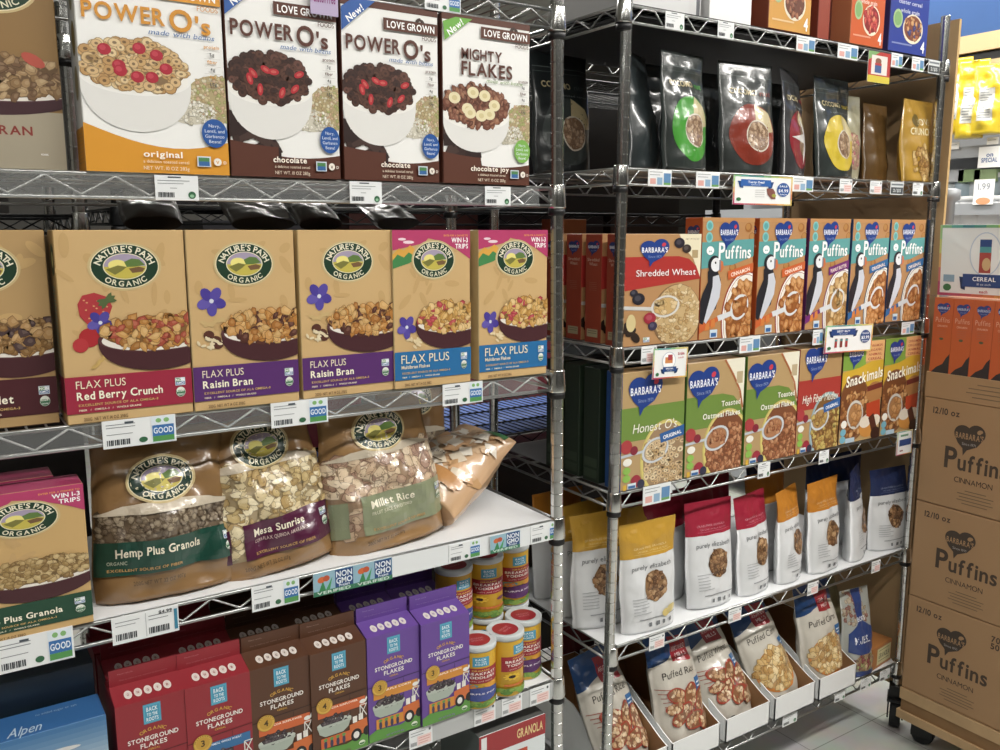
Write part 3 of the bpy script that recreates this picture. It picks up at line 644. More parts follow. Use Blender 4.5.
# ------------------------------------------------------------------ price tags and signs on the shelf rims
def tag_art(kind, seed):
    A = Art(100, 60, seed); g = '#8b8f94'
    if kind == 'good':
        for y in (9, 15): A.rect(5, y, 44, y+1.6, g)
        A.rect(30, 5, 42, 9, '#44505a'); A.rect(5, 30, 40, 31.4, g)
        for i in range(12): A.rect(5+i*2.6, 42, 6.2+i*2.6+(i % 3)*.5, 54, '#3c4248')
        A.ell(54, 48, 6, 6, '#2f6a44', 14); A.rect(66, 2, 98, 58, '#dfeaf2'); A.ell(76, 10, 4, 5, '#7fb86a', 10); A.ell(87, 10, 4, 5, '#7fb86a', 10); A.rect(67, 20, 97, 44, '#2f6fb8'); A.text(82, 38, 'GOOD', 12, '#e8f2fa', w=27); A.rect(67, 44, 97, 56, '#4f9a4c')
    elif kind == 'pair':
        for x in (5, 54):
            A.rect(x, 12, x+36, 13.6, g); A.rect(x, 20, x+30, 21.4, g)
            for i in range(12): A.rect(x+i*2.6, 38, x+1.2+i*2.6+(i % 3)*.5, 52, '#3c4248')
        A.rect(49.6, 4, 50.4, 56, '#b0b4b8'); A.text(80, 12, '$4.99', 7, '#30343a', w=20); A.rect(93, 8, 98, 54, '#2f86a8')
    elif kind == 'pink':
        A.rect(6, 9, 70, 11, g); A.rect(6, 18, 60, 20, g); A.rect(34, 24, 94, 54, '#f3d3ce'); A.rect(40, 30, 88, 32, '#d88'.replace('#d88', '#d88a84')); A.rect(40, 38, 88, 40, '#d88a84'); A.rect(40, 46, 80, 48, '#d88a84'); A.ell(88, 10, 5, 5, '#5a5f66', 10)
        for i in range(10): A.rect(6+i*2.6, 40, 7.2+i*2.6, 52, '#5c6268')
    elif kind == 'rblue':
        A.rect(6, 8, 60, 10, g); A.rect(6, 18, 50, 20, g); A.rect(8, 32, 32, 52, '#e6a9a0'); A.rect(38, 28, 60, 54, '#8fb4d4'); A.rect(66, 12, 96, 52, '#5f8fc0'); A.rect(66, 46, 96, 54, '#6aa65a')
    elif kind == 'dark':
        A.rect(2, 3, 98, 22, '#d8dcdc'); A.rect(6, 8, 94, 16, '#707880'); A.rect(3, 25, 97, 56, '#4a4f52'); A.text(50, 47, '2/$5', 14, '#d4d8d8', w=60)
    else:
        A.rect(30, 3, 60, 6, '#4a4f55'); A.rect(6, 12, 80, 13.6, g); A.rect(6, 19, 66, 20.4, g); A.rect(34, 30, 50, 31.4, g)
        for i in range(14): A.rect(6+i*2.7, 41, 7.3+i*2.7+(i % 3)*.5, 53, '#33383d')
        A.ell(84, 47, 9, 9, '#2f6a44', 16); A.ell(84, 49, 5, 4, '#8fc09a', 10)
    return A
TAGM = {}
def price_tag(x0, y0, x1, y1, Y, kind, label, group='price tags clipped to the shelf rims', slope=True, c='#eceff0', rz=0):
    a = atY(x0, y0, Y); b = atY(x1, y1, Y); X = (a.x+b.x)/2; W = b.x-a.x; Z0 = atY((x0+x1)/2, (y0+y1)/2, Y).z; Hh = abs(atY((x0+x1)/2, y1, Y).z-atY((x0+x1)/2, y0, Y).z)
    s = ((x0+x1)/2); 
    mb = MB(); mb.box(-W/2, W/2, 0, .0012, -Hh/2, Hh/2, c); o = mb.build('price_tag', 'paper', None, (X, Y, Z0), (0, 0, rz)); tag(o, label, 'price tag')
    A = tag_art(kind, 3); A.parts = {'tag_print': [p for v in A.parts.values() for p in v]}
    A.emit(o, face_map(-W/2, 0, Hh/2, W/100, Hh/60), 'paper'); return o
def rim_tag(x, Y, zc, W, Hh, kind, label, c='#eceff0'):
    """a tag whose middle shows at column x on the rim at height zc"""
    X = atY(x, 375, Y).x
    for _ in range(6):
        p = Vector((X, Y, zc-EYE)); f = p.dot(_F); X += (x-(500+FPX*p.dot(_R)/f))*f/FPX*1.15
    mb = MB(); mb.box(-W/2, W/2, 0, .0012, -Hh/2, Hh/2, c); o = mb.build('price_tag', 'paper', None, (X, Y, zc)); tag(o, label, 'price tag')
    A = tag_art(kind, 3); A.parts = {'tag_print': [p for v in A.parts.values() for p in v]}
    A.emit(o, face_map(-W/2, 0, Hh/2, W/100, Hh/60), 'paper'); return o
def sign_card(X, Y, zc, W, Hh, label, art_fn, cw, chh, rz=0, tilt=0, name='shelf_sign', facing='y', roll=0):
    mb = MB(); mb.box(-W/2, W/2, 0, .0015, -Hh/2, Hh/2, '#f2f3f1'); o = mb.build(name, 'paper', None, (X, Y, zc), (tilt, roll, rz)); tag(o, label, 'sign')
    A = Art(cw, chh, 4); art_fn(A, cw, chh); A.emit(o, face_map(-W/2, 0, Hh/2, W/cw, Hh/chh), 'paper'); return o
def border(A, w, h, t=3):
    A.part('rainbow_border')
    n = 8; topc = ['#7fc08a', '#5ab0a4', '#3f8f9a', '#4a9c8c', '#7cbc7a', '#b4cc6a', '#dccb68', '#ecd27a']; botc = ['#c2486e', '#c8506a', '#d05a60', '#d86a50', '#e07e48', '#e8984c', '#ecb456', '#e8cc64']
    for i in range(n):
        A.rect(w*i/n, 0, w*(i+1)/n, t, topc[i]); A.rect(w*i/n, h-t, w*(i+1)/n, h, botc[i])
    for i in range(5):
        A.rect(0, h*i/5, t*.8, h*(i+1)/5, ['#9ccc88', '#cdd070', '#e0a860', '#d8746a', '#c44a70'][i]); A.rect(w-t*.8, h*i/5, w, h*(i+1)/5, ['#ecd27a', '#ecc070', '#e8a45c', '#dc8452', '#e0c060'][i])
    A.part('printed_front')
def banner(A, x0, y0, x1, y1, c, t1, t2):
    A.part('ribbon_print'); A.poly([(x0-3, y0+4), (x0+6, y0+5), (x0+6, y1+5), (x0, y1+3)], mix(c, '#000000', .25)); A.poly([(x1+3, y0+4), (x1-6, y0+5), (x1-6, y1+5), (x1, y1+3)], mix(c, '#000000', .25)); A.rect(x0+2, y0, x1-2, y1, c)
    A.text((x0+x1)/2, y0+(y1-y0)*.52, t1, (y1-y0)*.3, '#ffffff', w=(x1-x0)*.5); A.text((x0+x1)/2, y0+(y1-y0)*.85, t2, (y1-y0)*.16, '#e0e8f4', w=(x1-x0)*.3, bold=0); A.part('printed_front')
def art_wide(col_, t1, t2, pr, bx=True):
    def fn(A, w, h):
        border(A, w, h); banner(A, 10, 9, 64, 24, col_, t1, t2)
        if bx:
            for i in range(3): A.rect(20+i*11, 32, 25+i*11, 53, '#b03a3a' if i != 1 else '#8a3a30'); A.rect(20.5+i*11, 33, 24.5+i*11, 38, '#3f9a9a')
        else:
            for i in range(4): A.rect(36, 32+i*5, 52, 32.8+i*5, '#b0b0b0')
            A.poly([(55, 28), (66, 28), (70, 36), (71, 52), (64, 52), (57, 42)], '#8a5248'); A.ell(68, 44, 4, 4, '#a8b040', 10)
        A.part('price_roundel'); A.ell(84, h*.45, 11, 16, col_ if bx else '#1f56a8', 28); A.text(84, h*.36, 'SALE', 4, '#ffffff'); A.text(84, h*.54, pr, 7, '#ffffff', w=17); A.text(84, h*.64, 'EACH', 3, '#ffffff'); A.part('printed_front')
        A.ell(9, h-12, 4, 4, '#3a7a4a', 10)
    return fn
def art_small(A, w, h):
    border(A, w, h); A.ell(w*.45, h*.42, w*.2, h*.3, '#c9d0dc', 24); A.ell(w*.45, h*.42, w*.18, h*.27, '#ffffff', 24); A.rect(w*.34, h*.3, w*.56, h*.5, '#d98a4a'); A.rect(w*.42, h*.22, w*.55, h*.4, '#b83a44')
    banner(A, w*.26, h*.62, w*.7, h*.78, '#234a8c', 'SPECIAL', 'each'); A.text(w*.8, h*.24, '2/$6', h*.08, '#c84a5a'); A.text(w*.8, h*.36, 'SAVE', h*.05, '#c84a5a'); A.ell(w*.13, h*.85, h*.06, h*.06, '#3a7a4a', 10)
def art_red(A, w, h):
    A.rect(0, 0, w, h, '#c33a34'); A.poly([(0, 0), (w*.5, 0), (0, h*.3)], '#7fb06a'); A.rect(0, h*.78, w, h, '#d8c43c'); A.rect(w*.14, h*.12, w*.86, h*.74, '#e6dcd4'); A.ell(w*.45, h*.3, w*.14, h*.1, '#8a5a44', 12); A.rect(w*.3, h*.4, w*.6, h*.68, '#3f5f9a'); A.rect(w*.3, h*.36, w*.6, h*.44, '#b83a3a')
# ------------------------------------------------------------------ wire shelving
def make_shelf(X0, X1, Y0, Y1, mat, period=.09, style='v', name='wire_shelf', parent=None, loc=(0, 0, 0), collars=True, cmat='chrome_post'):
    """top of the wires at z=0; local x, y = world x, y"""
    mb = MB(); h = .036
    for y in (Y0, Y1):
        for z in (-.003, -h): mb.tube([(X0, y, z), (X1, y, z)], .0034)
        n = max(2, int((X1-X0-.03)/period)); s = (X1-X0-.03)/n; p = []
        for i in range(n):
            a = X0+.015+i*s
            if style == 'v': p += [(a, y, -h+.004), (a+s*.5, y, -.006)]
            else: p += [(a, y, -h+.004), (a+s*.12, y, -h+.004), (a+s*.38, y, -.006), (a+s*.74, y, -.006)]
        p.append((X1-.015, y, -h+.004)); mb.tube(p, .0021)
    for x in (X0, X1):
        for z in (-.003, -h): mb.tube([(x, Y0, z), (x, Y1, z)], .0034)
        n = max(2, int((Y1-Y0-.03)/period)); s = (Y1-Y0-.03)/n; p = []
        for i in range(n): p += [(x, Y0+.015+i*s, -h+.004), (x, Y0+.015+(i+.5)*s, -.006)]
        p.append((x, Y1-.015, -h+.004)); mb.tube(p, .0021)
    k = int((X1-X0)/.025)
    for i in range(1, k): x = X0+(X1-X0)*i/k; mb.tube([(x, Y0-.002, -.0012), (x, Y1+.002, -.0012)], .0017, 5)
    for q in (.33, .67): mb.tube([(X0, Y0+(Y1-Y0)*q, -.006), (X1, Y0+(Y1-Y0)*q, -.006)], .003)
    s = mb.build(name, mat, parent, loc)
    if collars:
        first = None; fb = None
        for x, y in ((X0, Y0), (X1, Y0), (X0, Y1), (X1, Y1)):
            if first is None:
                mb = MB(); mb.lathe([(.0148, .004), (.0156, .002), (.0182, -.038), (.0176, -.041)], 20); first = mb.build('collar', cmat, s, (x, y, 0))
                mb = MB(); mb.lathe([(.0150, -.042), (.0165, -.043), (.0165, -.053), (.0140, -.055)], 20); fb = mb.build('split_sleeve', 'blackpl', s, (x, y, 0))
            else:
                for f in (first, fb): c = f.copy(); C.objects.link(c); c.parent = s; c.location = (x, y, 0)
    return s
def post_mesh(h, mat):
    mb = MB(); prof = [(.0110, 0), (.0127, .001)]; z = .0254
    while z < h-.01: prof += [(.0127, z-.0014), (.0117, z-.0006), (.0117, z+.0006), (.0127, z+.0014)]; z += .0254
    prof += [(.0127, h-.002), (.011, h)]; mb.lathe(prof, 16, smooth=False); me = mb.mesh('post'); me.materials.append(M[mat])
    me.polygons.foreach_set('use_smooth', [False]*len(me.polygons)); return me
def add_caster(parent, x, y, zt, r=.06, rz=0.4):
    """zt = top of the caster; wheel rests on the floor"""
    cmb = MB(); cmb.box(-.022, .022, -.02, .02, r*1.95, zt, '#222222'); cmb.box(-.024, -.019, -.03, .03, r*.8, r*2.05); cmb.box(.019, .024, -.03, .03, r*.8, r*2.05); cmb.box(-.026, .026, -.034, .034, r*2.0, r*2.2)
    c = cmb.build('caster', 'blackpl', parent, (x, y, 0), (0, 0, rz))
    mb = MB(); n = 28; prof = [(-.015, r*.55), (-.016, r*.93), (-.011, r), (.011, r), (.016, r*.93), (.015, r*.55)]
    vs = [(a, rr*math.cos(2*PI*k/n), r+rr*math.sin(2*PI*k/n)) for a, rr in prof for k in range(n)]
    fs = [(i*n+k, i*n+(k+1) % n, (i+1)*n+(k+1) % n, (i+1)*n+k) for i in range(5) for k in range(n)]+[tuple(range(n)), tuple(5*n+k for k in range(n))[::-1]]
    mb.add(vs, fs, '#222222', False); mb.build('wheel', 'rubber', c)
    return c
def shelving(name, label, X0, X1, Y0, Y1, levels, zb, zt, tilts, mat, pmat, style='v', casters=False, skip=()):
    t = empty(name, ((X0+X1)/2, (Y0+Y1)/2, 0)); tag(t, label, 'shelf unit'); cx, cy = t.location.x, t.location.y
    pm = post_mesh(zt-zb, pmat); hx, hy = (X1-X0)/2, (Y1-Y0)/2
    for (sx, sy), (dx, a) in zip(((-1, -1), (1, -1), (-1, 1), (1, 1)), tilts):
        o = bpy.data.objects.new('post', pm); C.objects.link(o); o.parent = t; o.location = (sx*hx+dx, sy*hy, zb); o.rotation_euler = (0, a, 0)
        if casters: add_caster(t, sx*hx+dx, sy*hy, zb+.01, .046, -1.03 if sx > 0 else .5)
    first = None
    for z in levels:
        ddx = sum(dx+a*(z-zb) for dx, a in tilts[:2])/2
        if first is None: first = make_shelf(-hx, hx, -hy, hy, mat, style=style, parent=t, loc=(ddx, 0, z), cmat=pmat)
        else:
            s = first.copy(); C.objects.link(s); s.parent = t; s.location = (ddx, 0, z)
            for ch in first.children: d = ch.copy(); C.objects.link(d); d.parent = s
    return t
# ================================================================== THE PLACE
YL, YR = 1.375, 1.47
BL, BR = 1.368, 1.466          # front faces of goods on the two units
TL, TR = 1.3695, 1.4645        # tags on the rims
zA, zB, zC, zD, zE = 1.652, 1.292, .986, .633, .30
zF, zG, zH, zI, zJ, zK = 2.038, 1.704, 1.310, .975, .597, .222
# ---- room shell
def floor_material():
    m, nt, bs = new_mat('vinyl_floor_tiles'); N = nt.nodes; L = nt.links
    tc = N.new('ShaderNodeTexCoord'); mp = N.new('ShaderNodeMapping'); mp.inputs['Rotation'].default_value = (0, 0, 0)
    br = N.new('ShaderNodeTexBrick'); br.offset = 0; br.inputs['Scale'].default_value = 1; br.inputs['Brick Width'].default_value = .3048; br.inputs['Row Height'].default_value = .3048
    br.inputs['Mortar Size'].default_value = .0018; br.inputs['Color1'].default_value = col('#cfd0ca'); br.inputs['Color2'].default_value = col('#c7c8c2'); br.inputs['Mortar'].default_value = col('#9c9c94')
    n = N.new('ShaderNodeTexNoise'); n.inputs['Scale'].default_value = 9; n.inputs['Detail'].default_value = 8
    mx = N.new('ShaderNodeMix'); mx.data_type = 'RGBA'; mx.blend_type = 'MULTIPLY'; mx.inputs[0].default_value = .35
    L.new(tc.outputs['Object'], mp.inputs[0]); L.new(mp.outputs[0], br.inputs['Vector']); L.new(tc.outputs['Object'], n.inputs['Vector'])
    L.new(br.outputs['Color'], mx.inputs[6]); L.new(n.outputs['Color'], mx.inputs[7]); L.new(mx.outputs[2], bs.inputs['Base Color']); bs.inputs['Roughness'].default_value = .22
    return m
M['floor_mat'] = floor_material()
mb = MB(); mb.box(-5, 9, -4, 7, -.1, 0); struct(mb.build('floor', 'floor_mat'))
M['ceil'] = flat_mat('ceiling_tiles', '#b9b8b0', .8, var=.05); M['walld'] = flat_mat('dark_wall', '#4c4a46', .9); M['wallm'] = flat_mat('painted_wall', '#a8a49a', .8, var=.05)
mb = MB(); mb.box(-5, 9, -4, 7, 3.3, 3.4); struct(mb.build('ceiling', 'ceil'))
mb = MB(); mb.box(-5, 9, 7, 7.1, 0, 3.4); struct(mb.build('wall_back', 'walld'))
mb = MB(); mb.box(-5.1, -5, -4, 7, 0, 3.4); struct(mb.build('wall_left', 'wallm'))
mb = MB(); mb.box(9, 9.1, -4, 7, 0, 3.4); struct(mb.build('wall_right', 'wallm'))
mb = MB(); mb.box(-5, 9, -4.1, -4, 0, 3.4); struct(mb.build('wall_front', 'walld'))
# ---- shelving
shelving('wire_shelving_unit', 'chromed wire shelving unit with two rows of boxed cereal and a row of kraft bags', -.46, 1.03, YL, 1.785, [1.975, zA, zB, zC, zD, zE], 0.0, 2.05, [(.022, -.0129)]*4, 'chrome', 'chrome_post')
shelving('wire_shelving_unit', 'chromed wire shelving unit on black casters beside the stack of brown cases', 1.28, 2.47, YR, 1.98, [zF, zG, zH, zI, zJ, zK], .13, 2.16, [(-.013, .0065), (.006, -.0115), (-.01, .005), (.006, -.0115)], 'chrome', 'chrome_post', style='t', casters=True)
shelving('wire_shelving_unit', 'black wire shelving unit of the next aisle seen through the gap behind', -.95, .262, 1.90, 2.36, [1.93, 1.60, 1.24, .90, .5, .2], 0, 2.02, [(0, 0)]*4, 'black_wire', 'chrome_post')
shelving('wire_shelving_unit', 'black wire shelving unit with blue lined shelf, glimpsed between the two chromed units', .36, 2.2, 2.06, 2.55, [2.0, 1.62, 1.33, .985, .5, .2], 0, 2.05, [(0, 0)]*4, 'black_wire', 'black_wire')
def liner(x0, x1, y0, y1, z, mat, label):
    mb = MB(); mb.box(x0, x1, y0, y1, z+.0006, z+.0022); o = mb.build('shelf_liner', mat); tag(o, label, 'shelf liner', 'shelf liner sheets')
liner(-.44, 1.025, YL+.0, 1.775, zC, 'white_liner', 'white plastic liner sheet under the kraft bags of cereal')
liner(-.44, 1.03, YL+.0, 1.775, zD, 'white_liner', 'white plastic liner sheet under the gable cartons and canisters')
liner(1.29, 2.46, YR+.0, 1.97, zF, 'dark_liner', 'dark liner sheet covering the topmost shelf of the caster unit')
mb = MB(); mb.box(1.30, 2.45, YR+.012, 1.965, zF-.018, zF-.012); o = mb.build('added_dark_board', 'dark_liner'); tag(o, 'added dark board that blackens the underside of the topmost shelf of the caster unit', 'board')  # added board that darkens the view up through the shelf wires
liner(1.29, 2.46, YR+.0, 1.97, zI, 'grey_liner', 'grey liner sheet under the green banded cereal boxes')
liner(1.27, 2.46, YR+.0, 1.97, zJ, 'white_liner', 'white glossy liner sheet under the granola pouches')
liner(1.27, 2.46, YR+.0, 1.97, zK, 'white_liner', 'white liner sheet below the white display trays')
M['blue_liner'] = flat_mat('blue_liner_sheet', '#3f66b8', .5)
liner(.40, 1.95, 2.09, 2.53, .972, 'blue_liner', 'blue liner sheet on the black wire shelf of the next aisle')
# clear label strips along the rims of the first unit
for z, t in ((zA, 'first'), (zB, 'second')):
    mb = MB(); mb.box(-.42, .985, TL+.0005, TL+.0013, z-.038, z-.004); o = mb.build('label_strip', 'clear'); tag(o, 'clear plastic label strip on the rim under the %s' % ('bowl pictured white boxes' if z == zA else 'tan flake boxes'), 'label strip')
mb = MB(); mb.box(.60, 1.022, TL-.0012, TL-.0004, zC-.040, zC-.001, '#e4e8ea'); o = mb.build('label_strip', 'paper'); tag(o, 'white label strip on the rim below the fallen kraft bag', 'label strip')
mb = MB(); mb.box(.72, 1.03, TL-.0012, TL-.0004, zD-.040, zD-.002, '#b9bcbc'); o = mb.build('label_strip', 'paper'); tag(o, 'grey plastic label strip on the rim below the yellow canisters', 'label strip')
# ---- row A: tall white boxes
CHOC = ['#4a2a20', '#5a3527', '#3c211a', '#684034']; OAT = ['#d9b57e', '#cda468', '#e3c692', '#c4965a']
sideO = Art(60, 150, 4); sideO.rect(0, 118, 60, 150, '#e2941f')
for y in (22, 54, 86): sideO.ell(34, y, 13, 12.5, ['#8f8a5a', '#8a7430', '#9c8d62'][(y-22)//32], 22)
for i in range(9): sideO.rect(10, 122+i*2.6, 50, 122.6+i*2.6, '#c98a3a')
carton('cereal_box', 'tall white cereal box with orange band, bowl of oat rings and raspberries', 'cereal box', None, .302, zA, .200, .285, .062, BL, '#f1f1ee', '#dedfdc', '#e2941f', lg_front(OAT, 'ring', 'power', 'original', '#e2961f', 3, 'plain', '#d98f24', choc=False), 100, 150, side_art=(sideO, 60, 150), lean=.01)
lgc = carton('cereal_box', 'tall white cereal box with chocolate rings, standing against the orange banded one', 'cereal box', None, .494, zA, .178, .285, .062, BL, '#f1f1ee', '#5c2f20', '#5c2f20', lg_front(CHOC, 'ring', 'power', 'chocolate', '#5c2f20', 5, 'blue'), 100, 150)
dup(lgc, (.680, BL+.002, zA), (0, 0, 0), 'tall white cereal box with chocolate rings, touching the box of chocolate flakes')
carton('cereal_box', 'tall white cereal box with green corner flash, brown flakes and banana slices', 'cereal box', None, .868, zA, .184, .285, .062, BL, '#f1f1ee', '#5c2f20', '#5c2f20', lg_front(['#7a4430', '#8e5640', '#653524', '#a06a4c'], 'flake', 'mighty', 'chocolate joy', '#5f3222', 9, 'green', berries='banana', size=5.5), 100, 150)
for i, x in enumerate((.302, .494, .680, .868)):
    carton('cereal_box', ['plain white box back behind the orange banded box', 'plain white box back behind the chocolate ring box beside the orange one', 'plain white box back behind the chocolate ring box beside the flakes', 'plain white box back behind the box of brown flakes'][i], 'cereal box', None, x, zA, .176, .280, .062, BL+.072, '#e8e8e4', '#5c2f20', '#5c2f20', None, 1, 1)
A = Art(100, 150, 12); emblem(A, 62, 22, 27); A.part('colour_band'); A.rect(0, 108, 100, 150, '#a89d86'); A.part('title_lettering'); A.text(67, 125, 'BRAN', 6, '#8f3029', w=26)
bowl(A, 50, 92, 62, 11, 20, '#43232a', '#5a343a', ['#a8855a', '#8f6d44', '#b8986c', '#77573a'], 'flake', 200, 4.2, 1.5)
A.part('bowl_picture'); A.ell(54, 56, 7, 6, '#2c3550', 14); A.ell(42, 72, 8, 6, '#2c3550', 14); A.ell(84, 72, 8, 4, '#c05040', 12, rot=-30); marks(A, 86, 126, 5); A.parts['certification_marks'] = A.parts['certification_marks'][-6:]
carton('cereal_box', 'bran cereal box in shade-darkened brown with farm emblem, set back beside the chrome post', 'cereal box', None, .082, zA, .200, .285, .055, BL+.035, '#94703f', '#5a4a34', '#8a6f48', A, 100, 150)  # body browns carry the shade of its set-back place
# ---- row B: tan flake boxes with coloured bands
TAN = '#d2ac72'
RB = ['#cc964e', '#bc7e36', '#d6a864', '#a86c2c', '#b04c36', '#cba062']
sideN = Art(55, 160, 2); sideN.rect(0, 120, 55, 151, '#8f2036')
sideN.part('printed_side'); sideN.ell(36, 24, 14, 13, '#173a25', 20); sideN.ell(36, 24, 8, 7, '#b8b070', 16)
for i in range(28): sideN.rect(12, 46+i*2.7, 44, 46.9+i*2.7, '#8a9a86')
carton('cereal_box', 'tan cereal box with red band, strawberry picture and bowl of flakes', 'cereal box', None, .240, zB, .176, .278, .060, BL, TAN, '#b8935a', '#c49a60', np_front('#a8243f', 'FLAX PLUS', 'Red Berry Crunch', RB, seed=21, deco='berry'), 100, 160, side_art=(sideN, 55, 160))
rb = carton('cereal_box', 'tan raisin bran box with purple band, next to the red banded box', 'cereal box', None, .414, zB, .168, .278, .060, BL-.002, TAN, '#cbb07c', '#c49a60', np_front('#5b2a74', 'FLAX PLUS', 'Raisin Bran', ['#cf9650', '#bd7c32', '#d9a862', '#ad6c2a', '#5a2e24', '#cda05e'], seed=22), 100, 160)
dup(rb, (.590, BL+.003, zB), (0, 0, .02), 'tan raisin bran box with purple band, next to the blue banded boxes')
mbx = carton('cereal_box', 'tan flake box with blue band and pink top, between purple box and its twin', 'cereal box', None, .752, zB, .156, .278, .060, BL, TAN, '#cbb07c', '#c23a6c', np_front('#1f6fae', 'FLAX PLUS', 'Multibran Flakes', ['#cf9c4c', '#dfb468', '#c08a3a', '#e2bd7c', '#c2404a'], seed=23, top='win', deco='small', serif2=True), 100, 160)
dup(mbx, (.926, BL, zB), (0, 0, 0), 'tan flake box with blue band and pink top, standing beside the chrome corner post')
carton('cereal_box', 'shade-darkened tan cereal box with maroon band, standing behind the rim beside the strawberry box', 'cereal box', None, .060, zB, .170, .278, .060, BL+.03, '#bb9660', '#8a6c40', '#a8834e', np_front('#4f1f26', 'HERITAGE', 'Ancient Millet', ['#b58a54', '#a0763e', '#8c6434', '#c49c66', '#4f3a3a'], seed=24, deco='none', cx=74), 100, 160)  # tan and flake colours darkened to hold the shade on this box
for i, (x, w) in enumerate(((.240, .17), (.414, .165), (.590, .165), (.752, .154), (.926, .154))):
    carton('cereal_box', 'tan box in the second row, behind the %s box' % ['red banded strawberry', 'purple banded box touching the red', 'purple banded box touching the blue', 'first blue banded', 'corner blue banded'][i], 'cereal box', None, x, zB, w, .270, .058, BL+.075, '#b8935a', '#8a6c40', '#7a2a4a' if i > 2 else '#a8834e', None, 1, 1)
# clear clamshell trays of dried goods stored behind row B
for i, (x, y, w, c) in enumerate(((.36, 1.62, .16, '#6b5040'), (.56, 1.60, .17, '#3a3230'), (.75, 1.61, .15, '#4b4340'))):
    mb = MB(); mb.box(-w/2, w/2, -.06, .06, 0, .255, c); mb.box(-w/2+.01, w/2-.01, -.05, .05, .255, .270, mix(c, '#c8ccd0', .2)); o = mb.build('storage_carton', 'paper', None, (x, y, zB+.001)); tag(o, 'dark carton stored behind the tan boxes, %s' % ['behind the first raisin bran box', 'behind the second raisin bran box', 'behind the first blue banded box'][i], 'carton')
for i, (x, w) in enumerate(((.33, .10), (.52, .13), (.63, .10), (.79, .12))):
    pouch('snack_bag', 'clear crinkled bag of dark snacks lying on the cartons behind %s' % ['the strawberry box', 'the purple banded boxes', 'the second purple box', 'the pink topped boxes'][i], 'bag', None, (x, 1.575, zB+.288), (-.95, 0, .1*i), w, .075, .035, None, 1, 1, ['#3b3836', '#50504e', '#3a3533', '#464848'][i], seed=40+i, nu=14, nv=14)
# ---- row C: kraft bags
def np_bag(band, pal, t1, t2, win, bd, seed, logo=(52, 24), tc='#f2ead2', kind='flake', size=4.6, n=260, film='#cdbfa8', split=None):
    A = Art(100, 125, seed); K = '#b38a58'
    A.part('product_window'); A.poly([(2, win[0]+4), (20, win[0]-1), (50, win[0]-3), (80, win[0]), (98, win[0]+5), (98, bd[1]), (2, bd[1])], mix(pal[0], '#503820', .35))
    A.bits(lambda x, y: win[0]+3 < y < win[1]+2 or (split and x < split and win[0] < y < bd[1]-2), n, size, pal, kind, 3, win[0], 97, bd[1])
    A.part('film_band'); A.poly([(2, win[0]+4), (20, win[0]-1), (50, win[0]-3), (80, win[0]), (98, win[0]+5), (98, win[0]+6), (2, win[0]+5)], film)  # thin pale line is the window film's highlight, painted on
    A.part('colour_band'); x0 = split+2 if split else 2
    A.rect(x0, bd[0], 98, bd[1], band)
    if split: A.rect(2, bd[0]+2, split-7, bd[1], band)
    emblem(A, logo[0], logo[1], 24, dark='#16362a')
    A.part('title_lettering'); xt = x0+7
    A.text(xt+(5 if split is None else 0), bd[0]+11, t1, 6, tc, anchor='l', w=2.9*len(t1)+6); A.text(xt, bd[0]+16.5, t2, 2.6, mix(tc, band, .3), anchor='l', w=1.7*len(t2))
    A.text(xt, bd[1]-3, 'EXCELLENT SOURCE OF FIBER', 2, '#c99a5a', anchor='l', w=46); A.text(40, bd[1]+8, '200G NET WT 32 OZ (907g)', 3, '#5a4022', w=34)
    A.part('printed_front'); marks(A, 90, bd[0]+8, 4)
    return A
G1 = ['#8a7a66', '#75644f', '#9c8c74', '#675645']; G2 = ['#d9c493', '#c9ae74', '#e6d6ac', '#b8985e', '#efe0b8']; G3 = ['#c9a988', '#b8947a', '#dcc2a0', '#a5806a', '#e2cdb0']
kb = dict(tp=(.8, 1, 1, .95, .75, .5, .2), wp=(1.02, 1.02, 1, .99, .96, .92, .90))
pouch('cereal_bag', 'kraft granola bag with dark green band, its top folded under the shelf', 'cereal bag', None, (.290, 1.432, zC+.003), (-.13, .0, -.02), .220, .266, .10, np_bag('#17483a', G1, 'Hemp Plus Granola', 'ORGANIC', (55, 79), (79, 104), 31, logo=(48, 37), size=2.6, kind='lump', n=300), 100, 125, '#8f6a3f', seed=31, wr=.011, wf=17, fine=.0024, **kb)
pouch('cereal_bag', 'kraft bag with maroon band and pale flakes behind its window', 'cereal bag', None, (.468, 1.436, zC+.003), (-.13, -.09, .04), .222, .266, .10, np_bag('#561a3c', G2, 'Mesa Sunrise', 'CORN FLAX QUINOA AMARANTH', (34, 80), (80, 109), 32, logo=(52, 23), split=22), 100, 125, '#9a7244', seed=32, wr=.011, wf=17, fine=.0024, **kb)
pouch('cereal_bag', 'kraft bag with sage green band and broad flakes, fullest of the kraft bags', 'cereal bag', None, (.690, 1.440, zC+.003), (-.12, -.08, .05), .238, .266, .105, np_bag('#8a9270', G3, 'Millet Rice', 'FRUIT JUICE SWEETENED', (38, 75), (75, 108), 33, logo=(50, 23), size=6, n=150, split=20), 100, 125, '#a07849', seed=33, wr=.011, wf=17, fine=.0024, **kb)
A = Art(100, 125, 34)
A.part('film_facets')  # pale facets paint in the highlights of the rumpled film
for i in range(90):
    x, y, r_ = A.rnd.uniform(10, 90), A.rnd.uniform(8, 112), A.rnd.uniform(6, 15); t_ = A.rnd.uniform(0, 6)
    A.poly([(x+r_*math.cos(t_+q*1.6)*A.rnd.uniform(.5, 1.1), y+r_*math.sin(t_+q*1.6)*A.rnd.uniform(.5, 1.1)) for q in range(4)], A.rnd.choice(['#e6dccb', '#dccdb4', '#d8b48c', '#efe8dc', '#c89a68', '#d9a878']))
